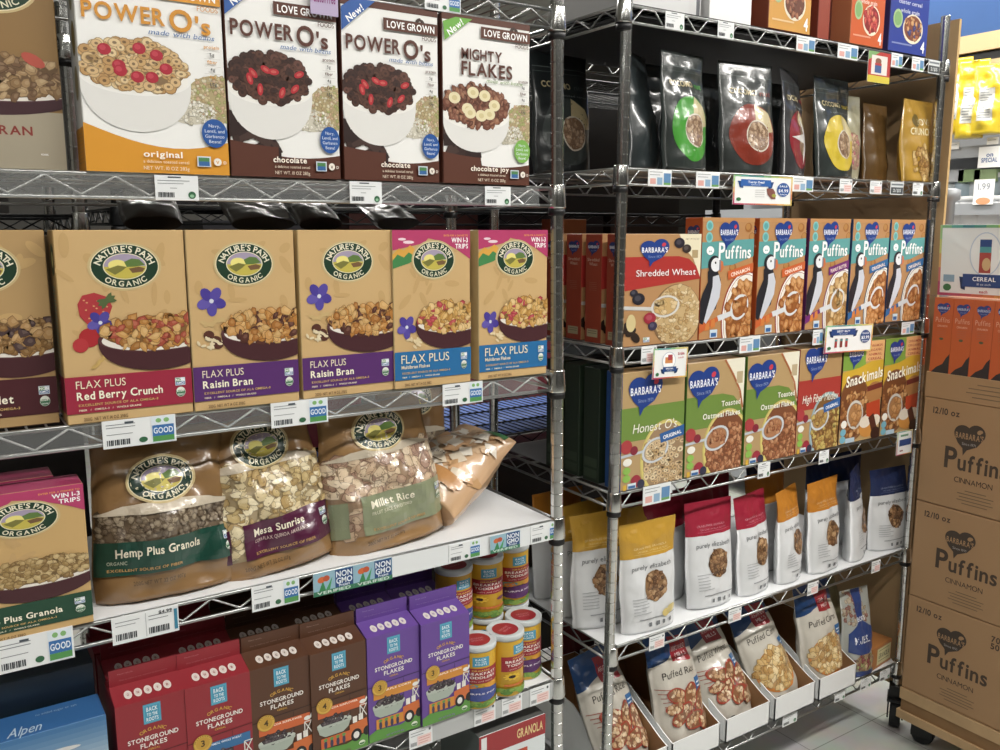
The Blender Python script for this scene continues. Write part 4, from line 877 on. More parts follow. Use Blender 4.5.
A.part('colour_band'); A.rect(6, 92, 90, 108, '#c48a4e'); A.rect(60, 4, 92, 14, '#3f7a4a'); A.part('small_print'); A.text(36, 78, '200G NET WT 26 OZ', 3.4, '#4a3a28', w=40, rot=8); A.rect(12, 84, 60, 85, '#6a5234')
pouch('cereal_bag', 'rumpled kraft bag lying on its side beside the corner post', 'cereal bag', None, (.785, 1.49, zC+.040), (-1.08, .10, -1.20), .17, .235, .115, A, 100, 125, '#cfa67c', seed=34, wr=.010, wf=13, fine=.002, **kb)
pouch('cereal_bag', 'kraft bag standing in the shade behind the sage banded bag', 'cereal bag', None, (.88, 1.715, zC+.003), (-.02, .03, .15), .20, .258, .05, np_bag('#17483a', G1, 'Granola', 'ORGANIC', (56, 76), (86, 110), 35, n=60), 100, 125, '#8f6a42', seed=35, wr=.007, **kb)
npl = carton('cereal_box', 'granola box with green band and pink corner, standing under the strawberry box', 'cereal box', None, .081, zC+.0025, .168, .216, .060, BL, '#cfa768', '#8a6c40', '#b03060', np_front('#1d4a34', ' ', 'Hemp Plus Granola', ['#b8985e', '#a08048', '#c8ac74', '#8f6e3c'], 'lump', seed=25, top='win', deco='none', size=3.6, n=260, cx=60), 100, 160)
dup(npl, (.050, BL+.07, zC+.0025), (0, 0, 0), 'granola box hidden in the second row behind the green banded granola box')
# ---- row D: blue box, gable cartons, canisters
A = Art(100, 110, 6); A.part('sky_picture')
for i in range(16): A.rect(0, i*4.5, 100, i*4.5+4.6, mix('#3f78b0', '#c9d3d8', min(1, i/10)))
for i in range(26): A.ell(A.rnd.uniform(10, 95), A.rnd.uniform(20, 60), A.rnd.uniform(6, 16), A.rnd.uniform(2, 5), mix('#dfe2e2', '#c4b8a8', A.rnd.random()*.5), 16)
A.part('mountain_picture'); A.poly([(20, 70), (34, 48), (42, 44), (50, 52), (60, 44), (74, 40), (88, 34), (100, 38), (100, 110), (0, 110), (0, 84)], '#4a4470'); A.poly([(34, 48), (42, 44), (48, 52), (40, 54)], '#efe9e4'); A.poly([(56, 47), (62, 42), (68, 47), (62, 50)], '#efe9e4'); A.rect(0, 84, 100, 110, '#6f8a4a')
T = Art(100, 30, 7); T.part('title_lettering'); T.text(50, 27, 'Alpen', 10, '#b9cfe2', w=20, bold=0, shear=.3); T.text(72, 9, 'no added sugar or salt', 2.4, '#9cbadb', w=26, bold=0)
ab = carton('cereal_box', 'blue cereal box with mountain picture under the granola box', 'cereal box', None, .060, zD+.0025, .222, .200, .075, BL, '#3f78b0', '#2c5a94', '#2f66a4', A, 100, 110, top_art=(T, 100, 30))
carton('cereal_box', 'dark navy cereal box, second in line behind the blue mountain box', 'cereal box', None, .060, zD+.0025, .218, .250, .07, BL+.085, '#223444', '#1d2c3a', '#22323e', None, 1, 1)
RED, BRN, PUR = '#9c2630', '#5a3520', '#6a45a0'
gx = [(.237, RED, '#2f6fa8', '3', 'CORNMEAL WHOLE WHEAT', 'goat', 'red gable carton standing beside the blue mountain box'),
      (.341, RED, '#2f6fa8', '3', 'CORNMEAL WHOLE WHEAT', 'goat', 'red gable carton standing beside the brown cartons'),
      (.447, BRN, '#d9622c', '4', 'COCOA SUNFLOWER', 'hen', 'brown gable carton standing beside the red cartons'),
      (.551, BRN, '#d9622c', '4', 'COCOA SUNFLOWER', 'hen', 'brown gable carton standing beside the purple cartons'),
      (.660, PUR, '#d98a2a', '3', 'PURPLE CORN', 'hen', 'purple gable carton standing beside the brown cartons'),
      (.768, PUR, '#d98a2a', '3', 'PURPLE CORN', 'hen', 'purple gable carton standing beside the yellow canisters')]
prev = None
for i, (x, c, acc, num, fl, sc, lb) in enumerate(gx):
    if i % 2 == 0: o = gable_carton(lb, x, zD+.0025, BL, c, btr_front(c, acc, num, fl, sc, 50+i)); prev = o
    else: dup(prev, (x, BL-.001*i, zD+.0025), (0, 0, .015), lb)
    b = dup(o if i % 2 == 0 else prev, (x+.004, BL+.104, zD+.0025), (0, 0, 0), lb.replace('standing beside', 'in the back row, behind the one beside'))
    if i < 6:
        b2 = dup(prev, (x+.002, BL+.206, zD+.0025), (0, 0, 0), lb.replace('standing beside', 'third in depth, behind those beside'))
def can_at(px, py, z, lb, purp, seed, turn):
    p = atZ(px, py, z); return canister(lb, p.x, p.y, z, purp, seed, turn)
z0 = zD+.0025; z1 = z0+.1325
can_at(477, 700, z0, 'yellow canister with red lid and blue oval, touching the purple carton', '#3f4f9a', 61, math.radians(-14))
can_at(505, 688, z0, 'yellow canister with red lid and sunflower, foremost of the yellow canisters', None, 62, math.radians(24))
can_at(523, 672, z0, 'yellow canister with red lid and purple oval, closest to the corner post', '#5a2a6a', 63, math.radians(-12))
c4 = atZ(454, 625, z1); c5 = atZ(485, 612, z1); c6 = atZ(511, 599, z1)
for p, lb, pp, tn in ((c4, 'yellow canister standing under the upper one partly behind the purple carton', None, -10), (c5, 'yellow canister under the upper sunflower canister, behind the foremost ones', None, -14), (c6, 'yellow canister under the upper purple oval one, behind the foremost ones', '#5a2a6a', -10)):
    canister(lb, p.x, p.y, z0, pp, 64, math.radians(tn))
canister('upper yellow canister partly hidden behind the purple carton gable', c4.x, c4.y, z1, '#3f4f9a', 65, math.radians(10), c='#cf9a1c')
canister('upper yellow canister with sunflower, between its two stacked neighbours', c5.x, c5.y, z1, None, 66, math.radians(-14))
canister('upper yellow canister with purple oval, closest to the shelf end', c6.x, c6.y, z1, '#5a2a6a', 67, math.radians(2))
# ---- row E
A = Art(100, 150, 7); A.part('colour_band'); A.rect(0, 0, 100, 26, '#a82a2e'); A.rect(3, 3, 11, 22, '#e4e6e6'); A.part('title_lettering'); A.text(76, 19, 'GRANOLA', 11, '#e8cf8a', w=40); A.part('sun_picture'); A.poly([(22, 34), (72, 34), (72, 80), (22, 80)], '#c8472a')
for i in range(11): A.poly([(47, 60), (47+26*math.cos(i*.3+.05), 60-24*math.sin(i*.3+.05)), (47+26*math.cos(i*.3+.15), 60-24*math.sin(i*.3+.15))], '#e8b03a')
A.ell(47, 60, 10, 10, '#e8b03a', 20)
carton('cereal_box', 'white box with red band and sun picture, lowest shelf beside the post', 'cereal box', None, .930, zE+.001, .165, .262, .16, BL+.004, '#dfe6e8', '#5f6a68', '#5a5b58', A, 100, 150)
for i, x in enumerate((.20, .40, .60)):
    carton('cereal_box', ['grey carton on the lowest shelf under the red gable cartons', 'grey carton on the lowest shelf under the brown gable cartons', 'grey carton on the lowest shelf under the purple gable cartons'][i], 'cereal box', None, x, zE+.001, .17, .25, .12, BL+.02, '#8a8f90', '#5f6466', '#6a6c6a', None, 1, 1)
# ---- row F: boxes on the topmost shelf of the caster unit
A = Art(100, 150, 3); A.part('printed_panel'); A.rect(82, 0, 100, 150, '#dcdcdc'); A.rect(93, 0, 98, 150, '#6e7076'); A.rect(8, 130, 70, 133, '#b8bcc0')
carton('shipping_carton', 'white carton with grey stripe on the topmost shelf by the chrome post', 'carton', None, 1.415, zF+.003, .215, .28, .25, BR+.03, '#dfe0e0', '#b8b8b8', '#d0d0d0', A, 100, 150)
carton('shipping_carton', 'plain bright white carton on the topmost shelf', 'carton', None, 1.598, zF+.003, .138, .28, .25, BR+.01, '#f4f4f4', '#d8d8d8', '#e0e0e0', None, 1, 1)
def promo(c, pal, sw, seed, txt):
    A = Art(100, 150, seed); A.part('title_lettering')
    for i, t in enumerate(txt): A.text(50, 66+i*11, t, 5, mix(c, '#ffffff', .75), w=60-(i % 2)*12)
    A.part('bowl_picture'); A.ell(60, 118, 26, 19, '#e9dfc4', 26); A.ell(60, 117, 23, 16, mix(pal[0], '#301408', .3), 26); A.bits(lambda x, y: ((x-60)/22)**2+((y-117)/15)**2 < 1, 40, 4.4, pal, 'flake', 30, 95, 95, 140)
    A.ell(20, 108, 12, 12, '#a3c48a', 18); A.ell(20, 108, 9, 9, '#7fae68', 18); A.part('printed_badge'); A.text(88, 146, '4', 14, '#ffffff'); A.part('colour_band'); A.rect(8, 138, 60, 140, mix(c, '#ffffff', .4)); return A
TX = ('Organic', 'multigrain', 'cluster cereal', 'whole grain')
carton('cereal_box', 'amber cereal box with cluster picture on the topmost shelf', 'cereal box', None, 1.791, zF+.003, .153, .30, .06, BR, '#d99a3c', '#8a3a20', '#c08030', promo('#d99a3c', ['#8a4a30', '#a5603c', '#6e3826'], 0, 81, TX), 100, 150)
carton('shipping_carton', 'brown kraft carton wedged on the topmost shelf behind the amber box', 'carton', None, 1.785, zF+.003, .20, .33, .2, BR+.09, '#a88050', '#8f6b40', '#a07a4a', None, 1, 1, mat='kraft')
carton('cereal_box', 'narrow dark red box end on the topmost shelf', 'cereal box', None, 1.938, zF+.003, .045, .30, .09, BR+.015, '#9c3a22', '#8a3826', '#7a2a18', None, 1, 1)
carton('cereal_box', 'brick red box behind the orange cereal box on the topmost shelf', 'cereal box', None, 2.04, zF+.003, .24, .29, .06, BR+.12, '#a8623e', '#a0583a', '#7a2a18', None, 1, 1)
carton('cereal_box', 'orange cereal box with raspberry picture on the topmost shelf', 'cereal box', None, 2.095, zF+.003, .140, .30, .06, BR, '#d85a22', '#c87a50', '#c04a18', promo('#d85a22', ['#c02a30', '#d84a40', '#e08a60'], 0, 82, TX), 100, 150)
carton('cereal_box', 'deep blue cereal box with berry bowl on the topmost shelf', 'cereal box', None, 2.276, zF+.003, .176, .30, .06, BR, '#2a3fa0', '#2a2a70', '#22308a', promo('#2a3fa0', ['#b0603c', '#8a4a34', '#3a3f80', '#d09a60'], 0, 83, TX), 100, 150)
# ---- row G: stand-up pouches
def coc(ring, seed, rx=52, ry=98, star=False, w='#b8b0a0', name='COCOMO'):
    A = Art(100, 150, seed)
    A.part('zip_seal'); A.rect(3, 18, 97, 19.2, '#5a6462'); A.rect(3, 24, 97, 25, '#4a5452')
    A.part('ring_picture'); A.ell(rx, ry, 42, 42, ring, 36); A.poly([(rx, ry), (rx+6, ry-42), (rx+30, ry-30), (rx+40, ry-6)], '#c9b98a'); A.ell(rx+6, ry+2, 22, 22, '#d0c8b8' if not star else ring, 24); A.ell(rx+6, ry+2, 20, 20, '#8a6a50', 24)
    A.bits(lambda x, y: (x-rx-6)**2+(y-ry-2)**2 < 330, 40, 4, ['#a8886a', '#8f6f54', '#c0a284'], 'lump', rx-18, ry-22, 100, ry+26)
    if star: A.poly([(14, 96), (60, 90), (66, 60), (72, 92), (98, 100), (70, 104), (60, 134), (54, 104)], '#d8d4d0')
    A.part('brand_lettering'); A.text(14, 44, name, 7.5, '#c9b98c', anchor='l', w=50); A.text(70, 44, 'nut', 7, ring, anchor='l', w=20); A.text(60, 54, 'a sprouted cereal', 2.6, '#8a9290', w=60, bold=0); return A
BK = '#2f3634'
pk = dict(mat='film', tp=(.95, 1, .9, .6, .25, .03), wp=(.97, 1, 1, 1, 1, 1), wr=.004, fine=.0006)
pouch('snack_pouch', 'glossy black pouch with green ring print, beside the bag with blue edge', 'pouch', None, (1.490, 1.50, zG+.002), (-.04, 0, .10), .150, .262, .06, coc('#3f9a2e', 1), 100, 150, BK, seed=1, bend=.03, **pk)
pouch('snack_pouch', 'glossy black pouch with dull red ring print', 'pouch', None, (1.704, 1.505, zG+.002), (-.04, 0, -.05), .180, .262, .06, coc('#8a2f1f', 2, name='COCOMO'), 100, 150, '#353a39', seed=2, bend=.03, **pk)
pouch('snack_pouch', 'slim black pouch turned sideways with crimson and white star print', 'pouch', None, (1.890, 1.52, zG+.002), (-.03, 0, .38), .150, .262, .055, coc('#8f1f2a', 3, star=True), 100, 150, '#3a3a3c', seed=3, bend=.03, **pk)
pouch('snack_pouch', 'glossy black pouch with yellow ring print', 'pouch', None, (2.064, 1.52, zG+.002), (-.06, 0, .12), .175, .262, .06, coc('#d0b52e', 4), 100, 150, BK, seed=4, bend=.03, **pk)
A = Art(100, 150, 5); A.part('product_window'); A.ell(58, 100, 26, 34, '#9a7a60', 24); A.bits(lambda x, y: ((x-58)/24)**2+((y-100)/32)**2 < 1, 60, 5, ['#a8886a', '#8f6f54', '#c0a284', '#b05a6a'], 'lump', 30, 60, 90, 140)
pouch('snack_pouch', 'pale olive clear fronted pouch leaning behind the yellow ring pouch', 'pouch', None, (2.135, 1.54, zG+.002), (-.04, 0, .05), .13, .225, .05, A, 100, 150, '#a5a083', seed=5, **pk)
A = Art(100, 150, 6); A.part('title_lettering'); A.text(50, 50, 'LOVE', 14, '#c23a6a', w=60); A.text(50, 72, 'CRUNCH', 14, '#c23a6a', w=74)
pouch('snack_pouch', 'dark pouch with magenta lettering between the olive and brown pouches', 'pouch', None, (2.225, 1.60, zG+.002), (-.04, 0, 0), .13, .205, .05, A, 100, 150, '#3a2430', seed=6, **pk)
pouch('snack_pouch', 'dark brown pouch behind the gold pouch', 'pouch', None, (2.30, 1.56, zG+.002), (-.04, 0, .1), .13, .215, .05, None, 100, 150, '#5f431f', seed=7, **pk)
A = Art(100, 150, 8); A.part('title_lettering'); A.ell(34, 38, 14, 12, '#6a5a2a', 20); A.text(58, 46, 'LOVE', 12, '#e9dcb0', w=36, bold=0); A.text(46, 64, 'CRUNCH', 12, '#e9dcb0', w=60); A.part('product_picture'); A.bits(lambda x, y: ((x-55)/34)**2+((y-115)/34)**2 < 1, 90, 6, ['#c09858', '#a87c3c', '#d8b878', '#8f6430'], 'lump', 15, 82, 95, 148)
pouch('snack_pouch', 'matte gold pouch of clusters beside the cardboard panel', 'pouch', None, (2.414, 1.505, zG+.002), (-.03, 0, .05), .155, .228, .06, A, 100, 150, '#b58a2e', seed=8, **pk)
pouch('snack_pouch', 'black pouch with blue edge turned sideways next to the chrome post', 'pouch', None, (1.405, 1.56, zG+.002), (-.05, 0, .45), .15, .262, .075, None, 100, 150, '#2c3436', seed=9, side='#2f5a8a', bend=.03, **pk)
A = coc('#3f4746', 10); pouch('snack_pouch', 'black pouch with grey ring, deep in the shade between the two chrome posts', 'pouch', None, (1.35, 1.78, zG+.002), (-.05, 0, .1), .19, .29, .07, A, 100, 150, '#1e2426', seed=10, bend=.02, **pk)
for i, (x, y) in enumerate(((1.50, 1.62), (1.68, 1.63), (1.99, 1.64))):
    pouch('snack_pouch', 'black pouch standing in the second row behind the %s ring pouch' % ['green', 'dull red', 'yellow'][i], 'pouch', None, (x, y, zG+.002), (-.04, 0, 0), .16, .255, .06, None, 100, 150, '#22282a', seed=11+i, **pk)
# ---- row H
sw = carton('cereal_box', 'tan shredded wheat box with red band and heart logo', 'cereal box', None, 1.402, zH+.001, .236, .250, .058, BR, '#bd8b58', '#9c3a22', '#c08e5a', shredded_front(), 100, 150, side_art=barb_side('o'), rz=0)
for i in range(4):
    dup(sw, (1.404+.004*(i % 2), BR+.078*(i+1), zH+.001), (0, 0, 0), ['shredded wheat box second in the line going back', 'shredded wheat box third in the line going back', 'shredded wheat box fourth in the line going back', 'shredded wheat box at the very back of its line'][i])
OR, PU, BU = '#d9622c', '#7a2a7a', '#2a6aa8'
px = [(1.612, .178, OR, 'CINNAMON', '#a83a2c', 0, 'puffed cereal box with orange strip and bird, touching the shredded wheat box'), (1.808, .182, OR, 'CINNAMON', '#a83a2c', 0, 'puffed cereal box with orange strip and bird, beside the purple strip box'),
      (1.995, .168, PU, 'PEANUT BUTTER', '#7a2a6a', 1, 'puffed cereal box with purple strip and bird'), (2.172, .165, BU, 'ORIGINAL', '#2a4a6a', 2, 'puffed cereal box with blue strip and bird, beside the purple strip box'), (2.345, .165, BU, 'ORIGINAL', '#2a4a6a', 2, 'puffed cereal box with blue strip and bird, at the shelf end by the post')]
last = {}
for x, w, c, fl, rc, k, lb in px:
    if k in last: dup(last[k], (x, BR, zH+.001), (0, 0, 0), lb); continue
    last[k] = carton('cereal_box', lb, 'cereal box', None, x, zH+.001, w, .288, .056, BR, '#c08a55', ['#b8501f', '#5a2460', '#2a4a78'][k], '#c88c50', puffins_front(c, fl, PUFFC if k != 1 else ['#c99a5a', '#d9b070', '#b5823c', '#e2c088'], 90+k, rc), 100, 150, side_art=barb_side('o', 'Puffins', 'cereal'))
for i, x in enumerate((1.36, 1.56, 1.72, 1.83, 2.0, 2.18, 2.34)):
    if i == 1: continue
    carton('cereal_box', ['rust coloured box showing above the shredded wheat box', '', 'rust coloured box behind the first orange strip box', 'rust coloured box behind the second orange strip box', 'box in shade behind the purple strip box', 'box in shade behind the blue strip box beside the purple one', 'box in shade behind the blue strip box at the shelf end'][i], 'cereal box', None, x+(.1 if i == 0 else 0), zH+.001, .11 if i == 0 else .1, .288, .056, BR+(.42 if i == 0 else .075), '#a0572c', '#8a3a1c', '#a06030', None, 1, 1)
# ---- row I
GR = '#6f9038'; FLK = ['#a8623a', '#b8764a', '#94502c', '#c98c60']
side_g = Art(30, 150, 9); side_g.rect(3, 118, 27, 130, '#3a4a38'); side_g.rect(3, 133, 27, 145, '#3a4a38')
carton('cereal_box', 'green banded box of oat rings, behind the hanging square sale sign', 'cereal box', None, 1.386, zI+.0025, .196, .275, .055, BR, '#bc9a66', '#1f4f96', '#b08a58', barb_front(GR, "Honest O's", '', ['#d8b88a', '#c8a470', '#e6cfa4'], 'ring', 101, flav='ORIGINAL', fancy=True, corner=False, hx=34, by=22), 100, 150)
ofx = carton('cereal_box', 'green banded oatmeal flakes box beside the oat ring box', 'cereal box', None, 1.590, zI+.0025, .198, .280, .055, BR, '#bc9a66', '#557a2c', '#b08a58', barb_front(GR, 'Toasted', 'Oatmeal Flakes', FLK, 'flake', 102), 100, 150)
dup(ofx, (1.798, BR, zI+.0025), (0, 0, 0), 'green banded oatmeal flakes box beside the red banded box')
carton('cereal_box', 'red banded fiber cereal box with pale blue bowl rim', 'cereal box', None, 1.990, zI+.0025, .178, .283, .055, BR, '#b8905c', '#8a2a24', '#b08a58', barb_front('#b5362e', 'High Fiber Medley', '', ['#a87a3a', '#c09a4a', '#8a5c2c', '#c9b05a'], 'flake', 103, rim='#9cb8c4', flav='ORIGINAL', fancy=True, corner=False, hx=36, by=14), 100, 150)
sn = carton('cereal_box', 'yellow and green animal cereal box beside the red banded box', 'cereal box', None, 2.178, zI+.0025, .185, .285, .055, BR, '#c9a468', '#5a3a24', '#8a9a4a', snack_front(104), 100, 150)
dup(sn, (2.368, BR, zI+.0025), (0, 0, 0), 'yellow and green animal cereal box by the cardboard end panel')
for i, (y, c) in enumerate(((BR+.075, '#253426'), (BR+.15, '#2a3a2a'), (BR+.225, '#253426'))):  # greens deepened to carry the shade behind the front box
    carton('cereal_box', ['shade-darkened green box end directly behind the oat ring box', 'shade-darkened green box end, middle of the three in line', 'shade-darkened green box end farthest back on its shelf'][i], 'cereal box', None, 1.375, zI+.0025, .18, .275, .058, y, c, c, '#2a3a2a', None, 1, 1, side_art=(side_g, 30, 150))
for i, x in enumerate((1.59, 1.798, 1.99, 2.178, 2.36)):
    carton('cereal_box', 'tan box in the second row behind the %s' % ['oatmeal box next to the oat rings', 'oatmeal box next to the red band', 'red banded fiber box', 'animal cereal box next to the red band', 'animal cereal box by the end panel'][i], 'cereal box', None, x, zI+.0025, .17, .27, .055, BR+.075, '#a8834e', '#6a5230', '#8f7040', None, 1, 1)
# ---- row J: granola pouches
def granola(topc, seed, wx=55, wy=94):
    A = Art(100, 160, seed); A.part('colour_header'); A.rect(0, 0, 100, 50, topc); A.part('small_print'); A.text(50, 38, 'GRAIN FREE GRANOLA', 3, mix(topc, '#ffffff', .5), w=60, bold=0); A.text(54, 43, 'ORGANIC VANILLA ALMOND', 2.4, mix(topc, '#ffffff', .4), w=56, bold=0); A.rect(20, 45, 90, 45.6, mix(topc, '#ffffff', .3))
    A.part('title_lettering'); A.text(50, 68, 'purely elizabeth', 7, '#6a6d72', w=70, bold=0)
    A.part('product_window'); A.ell(wx, wy, 20, 22, '#8f6a44', 30); A.bits(lambda x, y: ((x-wx)/18.5)**2+((y-wy)/20.5)**2 < 1, 75, 4.6, ['#8f6440', '#a5784c', '#704a2c', '#b89064', '#5a3a24'], 'lump', wx-20, wy-22, wx+20, wy+22)
    A.part('small_print')
    for i in range(6): A.rect(14, 108+i*4.4, 14+A.rnd.uniform(20, 32), 109+i*4.4, '#a9acb0')
    A.rect(24, 139, 92, 140.4, '#8f9296')
    for i, w in enumerate((5, 7, 4, 5)): A.rect(40+i*13, 146, 40+i*13+w, 152, '#707478')
    if seed == 201: A.part('flavour_mark'); A.ell(72, 136, 8, 6, '#d9c070', 14); A.ell(82, 132, 9, 7, '#dcc67c', 14)
    return A
WHT = '#d9dbdd'
def gbase(topc): return lambda u, v: topc if v > 110/160 else WHT
gp = dict(mat='matte', tp=(1, 1, .9, .7, .4, .04), wp=(.95, .98, 1, 1, 1, 1.02), wr=.0035)
YE, RD, OG, NB = '#c8962a', '#a81f38', '#c67a1e', '#22305c'
def gpouch(lb, x, y, rot, c, seed, W=.165, H=.262, bend=.03, wx=54, tw=.03, art=True):
    return pouch('granola_pouch', lb, 'granola pouch', None, (x*(y/1.462 if art and seed < 220 else 1), y, zJ+.0035), rot, W, H, .058, granola(c, seed, wx) if art else None, 100, 160, gbase(c), seed=seed, bend=bend, topwave=tw, back=None, **gp)
gpouch('white pouch with yellow top standing foremost beside the chrome post', 1.378, 1.505, (-.02, 0, -.05), YE, 201, W=.172, H=.272, bend=.0)
gpouch('white pouch with red top beside the foremost yellow topped pouch', 1.588, 1.518, (-.05, .02, -.05), RD, 202, W=.160, H=.275, bend=.03, wx=58)
gpouch('white pouch with folded red top beside the orange topped pouches', 1.752, 1.515, (-.03, 0, .18), RD, 203, W=.150, H=.268, bend=.05, tw=.09, wx=56)
gpouch('white pouch with folded orange top beside the red topped pouches', 1.895, 1.515, (-.03, 0, .30), OG, 204, W=.140, H=.258, bend=.05, tw=.08, wx=58)
gpouch('white pouch with orange top beside the navy topped pouches', 2.040, 1.510, (-.02, .0, .12), OG, 205, W=.158, H=.262, bend=.03, wx=56)
gpouch('white pouch with folded navy top beside the orange topped pouches', 2.185, 1.520, (-.03, 0, .45), NB, 206, W=.145, H=.270, bend=.02, tw=.06, wx=58)
gpouch('white pouch with navy top at the shelf end by the cardboard panel', 2.345, 1.510, (-.02, 0, -.12), NB, 207, W=.165, H=.250, bend=.02, wx=54)
bk = [('yellow topped pouch just behind the chrome post', 1.335, 1.585, YE, 221, -.15), ('yellow topped pouch seen between the two chrome posts', 1.345, 1.67, YE, 222, .1), ('deep yellow topped pouch farthest back between the chrome posts', 1.36, 1.79, OG, 223, 0), ('yellow topped pouch peeking over the foremost yellow one', 1.44, 1.595, YE, 224, .05),
      ('red topped pouch in shade behind the first red topped pouch', 1.56, 1.60, RD, 225, 0), ('red topped pouch in shade between the two red topped pouches', 1.70, 1.62, RD, 226, .1), ('red topped pouch in shade far back near the orange tops', 1.80, 1.66, RD, 227, 0), ('dark red topped pouch at the back behind the yellow ones', 1.60, 1.72, '#7a1428', 228, 0),
      ('orange topped pouch directly behind the two orange ones', 1.965, 1.60, OG, 229, 0), ('navy topped pouch in shade behind the orange topped pouches', 2.06, 1.68, NB, 230, 0), ('navy topped pouch in shade behind the folded navy one', 2.24, 1.62, NB, 231, .1), ('navy topped pouch in shade at the back by the end panel', 2.36, 1.62, NB, 232, 0)]
for i, (lb, x, y, c, sd, rz) in enumerate(bk):
    gpouch(lb, x, y, (-.04, 0, rz), c, sd, W=.165, H=.285 if i not in (3,) else .272, bend=.0, art=i in (0, 1))
# ---- row K: white trays with bags of puffed grain
def tray(X, W, Y0, Y1, hf, hb, label):
    mb = MB(); t = .003; c = '#eef0f0'; k = '#a9784a'
    mb.box(-W/2, W/2, 0, t, 0, hf, c, {'back': k}); mb.box(-W/2, W/2, 0, Y1-Y0, 0, t, c, {'top': k})
    mb.box(-W/2, W/2, Y1-Y0-t, Y1-Y0, t, hb, c, {'front': k})
    for sx in (-1, 1):
        a, b = (sx*W/2, sx*(W/2-t)); D = Y1-Y0
        prof = [(0, 0), (D, 0), (D, hb), (D*.45, hb*.95), (.03, hf+.012), (0, hf)]
        vs = [(a, y, z) for y, z in prof]+[(b, y, z) for y, z in prof]; n = len(prof)
        fs = [tuple(range(n)), tuple(range(n, 2*n))[::-1]]+[(i, (i+1) % n, n+(i+1) % n, n+i) for i in range(n)]
        bb = len(mb.v); mb.v += vs
        for j, f in enumerate(fs):
            f = list(f);
            if sx < 0 and j > 1: f = f[::-1]
            mb.f.append([bb+q for q in (f if sx > 0 or j > 1 else f)]); mb.c.append(k if j == 1 else c); mb.sm.append(False)
    o = mb.build('display_tray', 'paper', None, (X, Y0, zK+.003)); tag(o, label, 'display tray'); return o
PUFF = ['#e0bf80', '#d2a862', '#ecd29c', '#c49450']; RICE = ['#d8b890', '#c89c70', '#e6cca8', '#b4845c']
def puffed(kind, seed):
    A = Art(100, 160, seed); A.part('colour_header'); A.poly([(0, 0), (100, 0), (100, 34), (70, 30), (40, 34), (0, 44)], '#1f4276'); A.part('brand_emblem'); A.rect(42, 12, 80, 44, '#a3242e', rot=-6); A.text(61, 30, 'ARROWHEAD', 6, '#f0d8d8', w=32, bold=0); A.text(61, 38, 'MILLS', 5, '#f0d8d8', w=22, bold=0)
    A.part('title_lettering'); A.text(46, 61, 'Puffed '+('Rice' if kind == 'rice' else 'Corn' if kind == 'corn' else 'Wheat'), 9, '#4a4440', w=66, bold=0, shear=.08)
    A.part('flavour_mark'); A.rect(72, 70, 88, 88, '#2a6aa8'); A.rect(75, 76, 85, 78, '#d8e4f0'); A.rect(75, 81, 85, 83, '#d8e4f0')
    A.part('product_picture')
    if kind == 'corn':
        A.ell(47, 108, 42, 32, '#d8863c', 32); A.ell(47, 106, 39, 29, '#c99a5c', 32); A.bits(lambda x, y: ((x-47)/40)**2+((y-106)/29)**2 < 1, 120, 6.2, PUFF, 'lump', 4, 72, 92, 140)
    else:
        for i in range(7): A.line([(2+i*2, 72+i*6), (30, 76+i*5), (60, 92+i*3)], .8, '#a8402e')
        for x, y, rx, ry, r in ((34, 86, 22, 11, -20), (56, 93, 12, 22, -30), (76, 104, 13, 22, -20), (36, 110, 22, 11, 30), (58, 122, 20, 12, 10), (78, 128, 14, 12, 0), (24, 100, 14, 8, 0)):
            A.ell(x, y, rx, ry, '#a8402e', 22, rot=r); A.ell(x, y, rx*.86, ry*.84, '#8a5a3a', 22, rot=r)
            rr = math.radians(-r)
            A.bits(lambda a, b, x=x, y=y, rx=rx, ry=ry, rr=rr: (((a-x)*math.cos(rr)+(b-y)*math.sin(rr))/(rx*.82))**2+((-(a-x)*math.sin(rr)+(b-y)*math.cos(rr))/(ry*.8))**2 < 1, 22, 3.2, RICE, 'lump', x-24, y-24, x+24, y+24)
    A.ell(28, 150, 8, 8, '#2a2c30', 16); A.ell(28, 150, 6.6, 6.6, '#c8ccd0', 16); A.text(28, 152, 'USDA', 3, '#2a2c30'); A.rect(8, 144, 16, 154, '#c8a040'); return A
tb = dict(mat='film', tp=(.7, 1, 1, .95, .8, .45, .03), wp=(.9, 1, 1, 1, .98, .96, .98), wr=.006)
tr = [(1.368, 'white display tray lowest beside the chrome post', 'rice', 'puffed grain bag with red outlined leaves, leaning behind the chrome post'), (1.556, 'white display tray, second one counted from the chrome post', 'rice', 'puffed grain bag with red outlined leaves, upright in the second tray'), (1.752, 'white display tray, middle one of the five', 'wheat', 'puffed grain bag with red leaves and glare, leaning in the middle tray'),
      (1.946, 'white display tray, second one counted from the wheeled post', 'corn', 'puffed corn bag leaning over in the fourth tray'), (2.138, 'white display tray nearest the blue muesli pouch', 'corn', 'puffed corn bag standing tall in the tray beside the muesli pouch')]
rots = [(-.42, -.05, .15), (-.26, .02, .06), (-.48, -.10, .05), (-.42, -.12, .06), (-.20, -.03, .03)]
for i, (x, l1, kd, l2) in enumerate(tr):
    tray(x, .172, 1.452, 1.83, .066, .16, l1)
    pouch('cereal_bag', l2, 'cereal bag', None, (x-.002, 1.500, zK+.012), rots[i], .168, .305, .092, puffed(kd, 300+i), 100, 160, '#c9c3b6', seed=50+i, **tb)
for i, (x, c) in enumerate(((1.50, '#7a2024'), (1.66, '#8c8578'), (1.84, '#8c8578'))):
    pouch('cereal_bag', ['maroon cereal bag in shade at the back of the lowest shelf', 'pale cereal bag in shade behind the middle tray', 'pale cereal bag in shade behind the fourth tray'][i], 'cereal bag', None, (x, 1.885, zK+.003), (-.02, 0, 0), .14, .33, .07, None, 100, 160, c, seed=70+i, **tb)
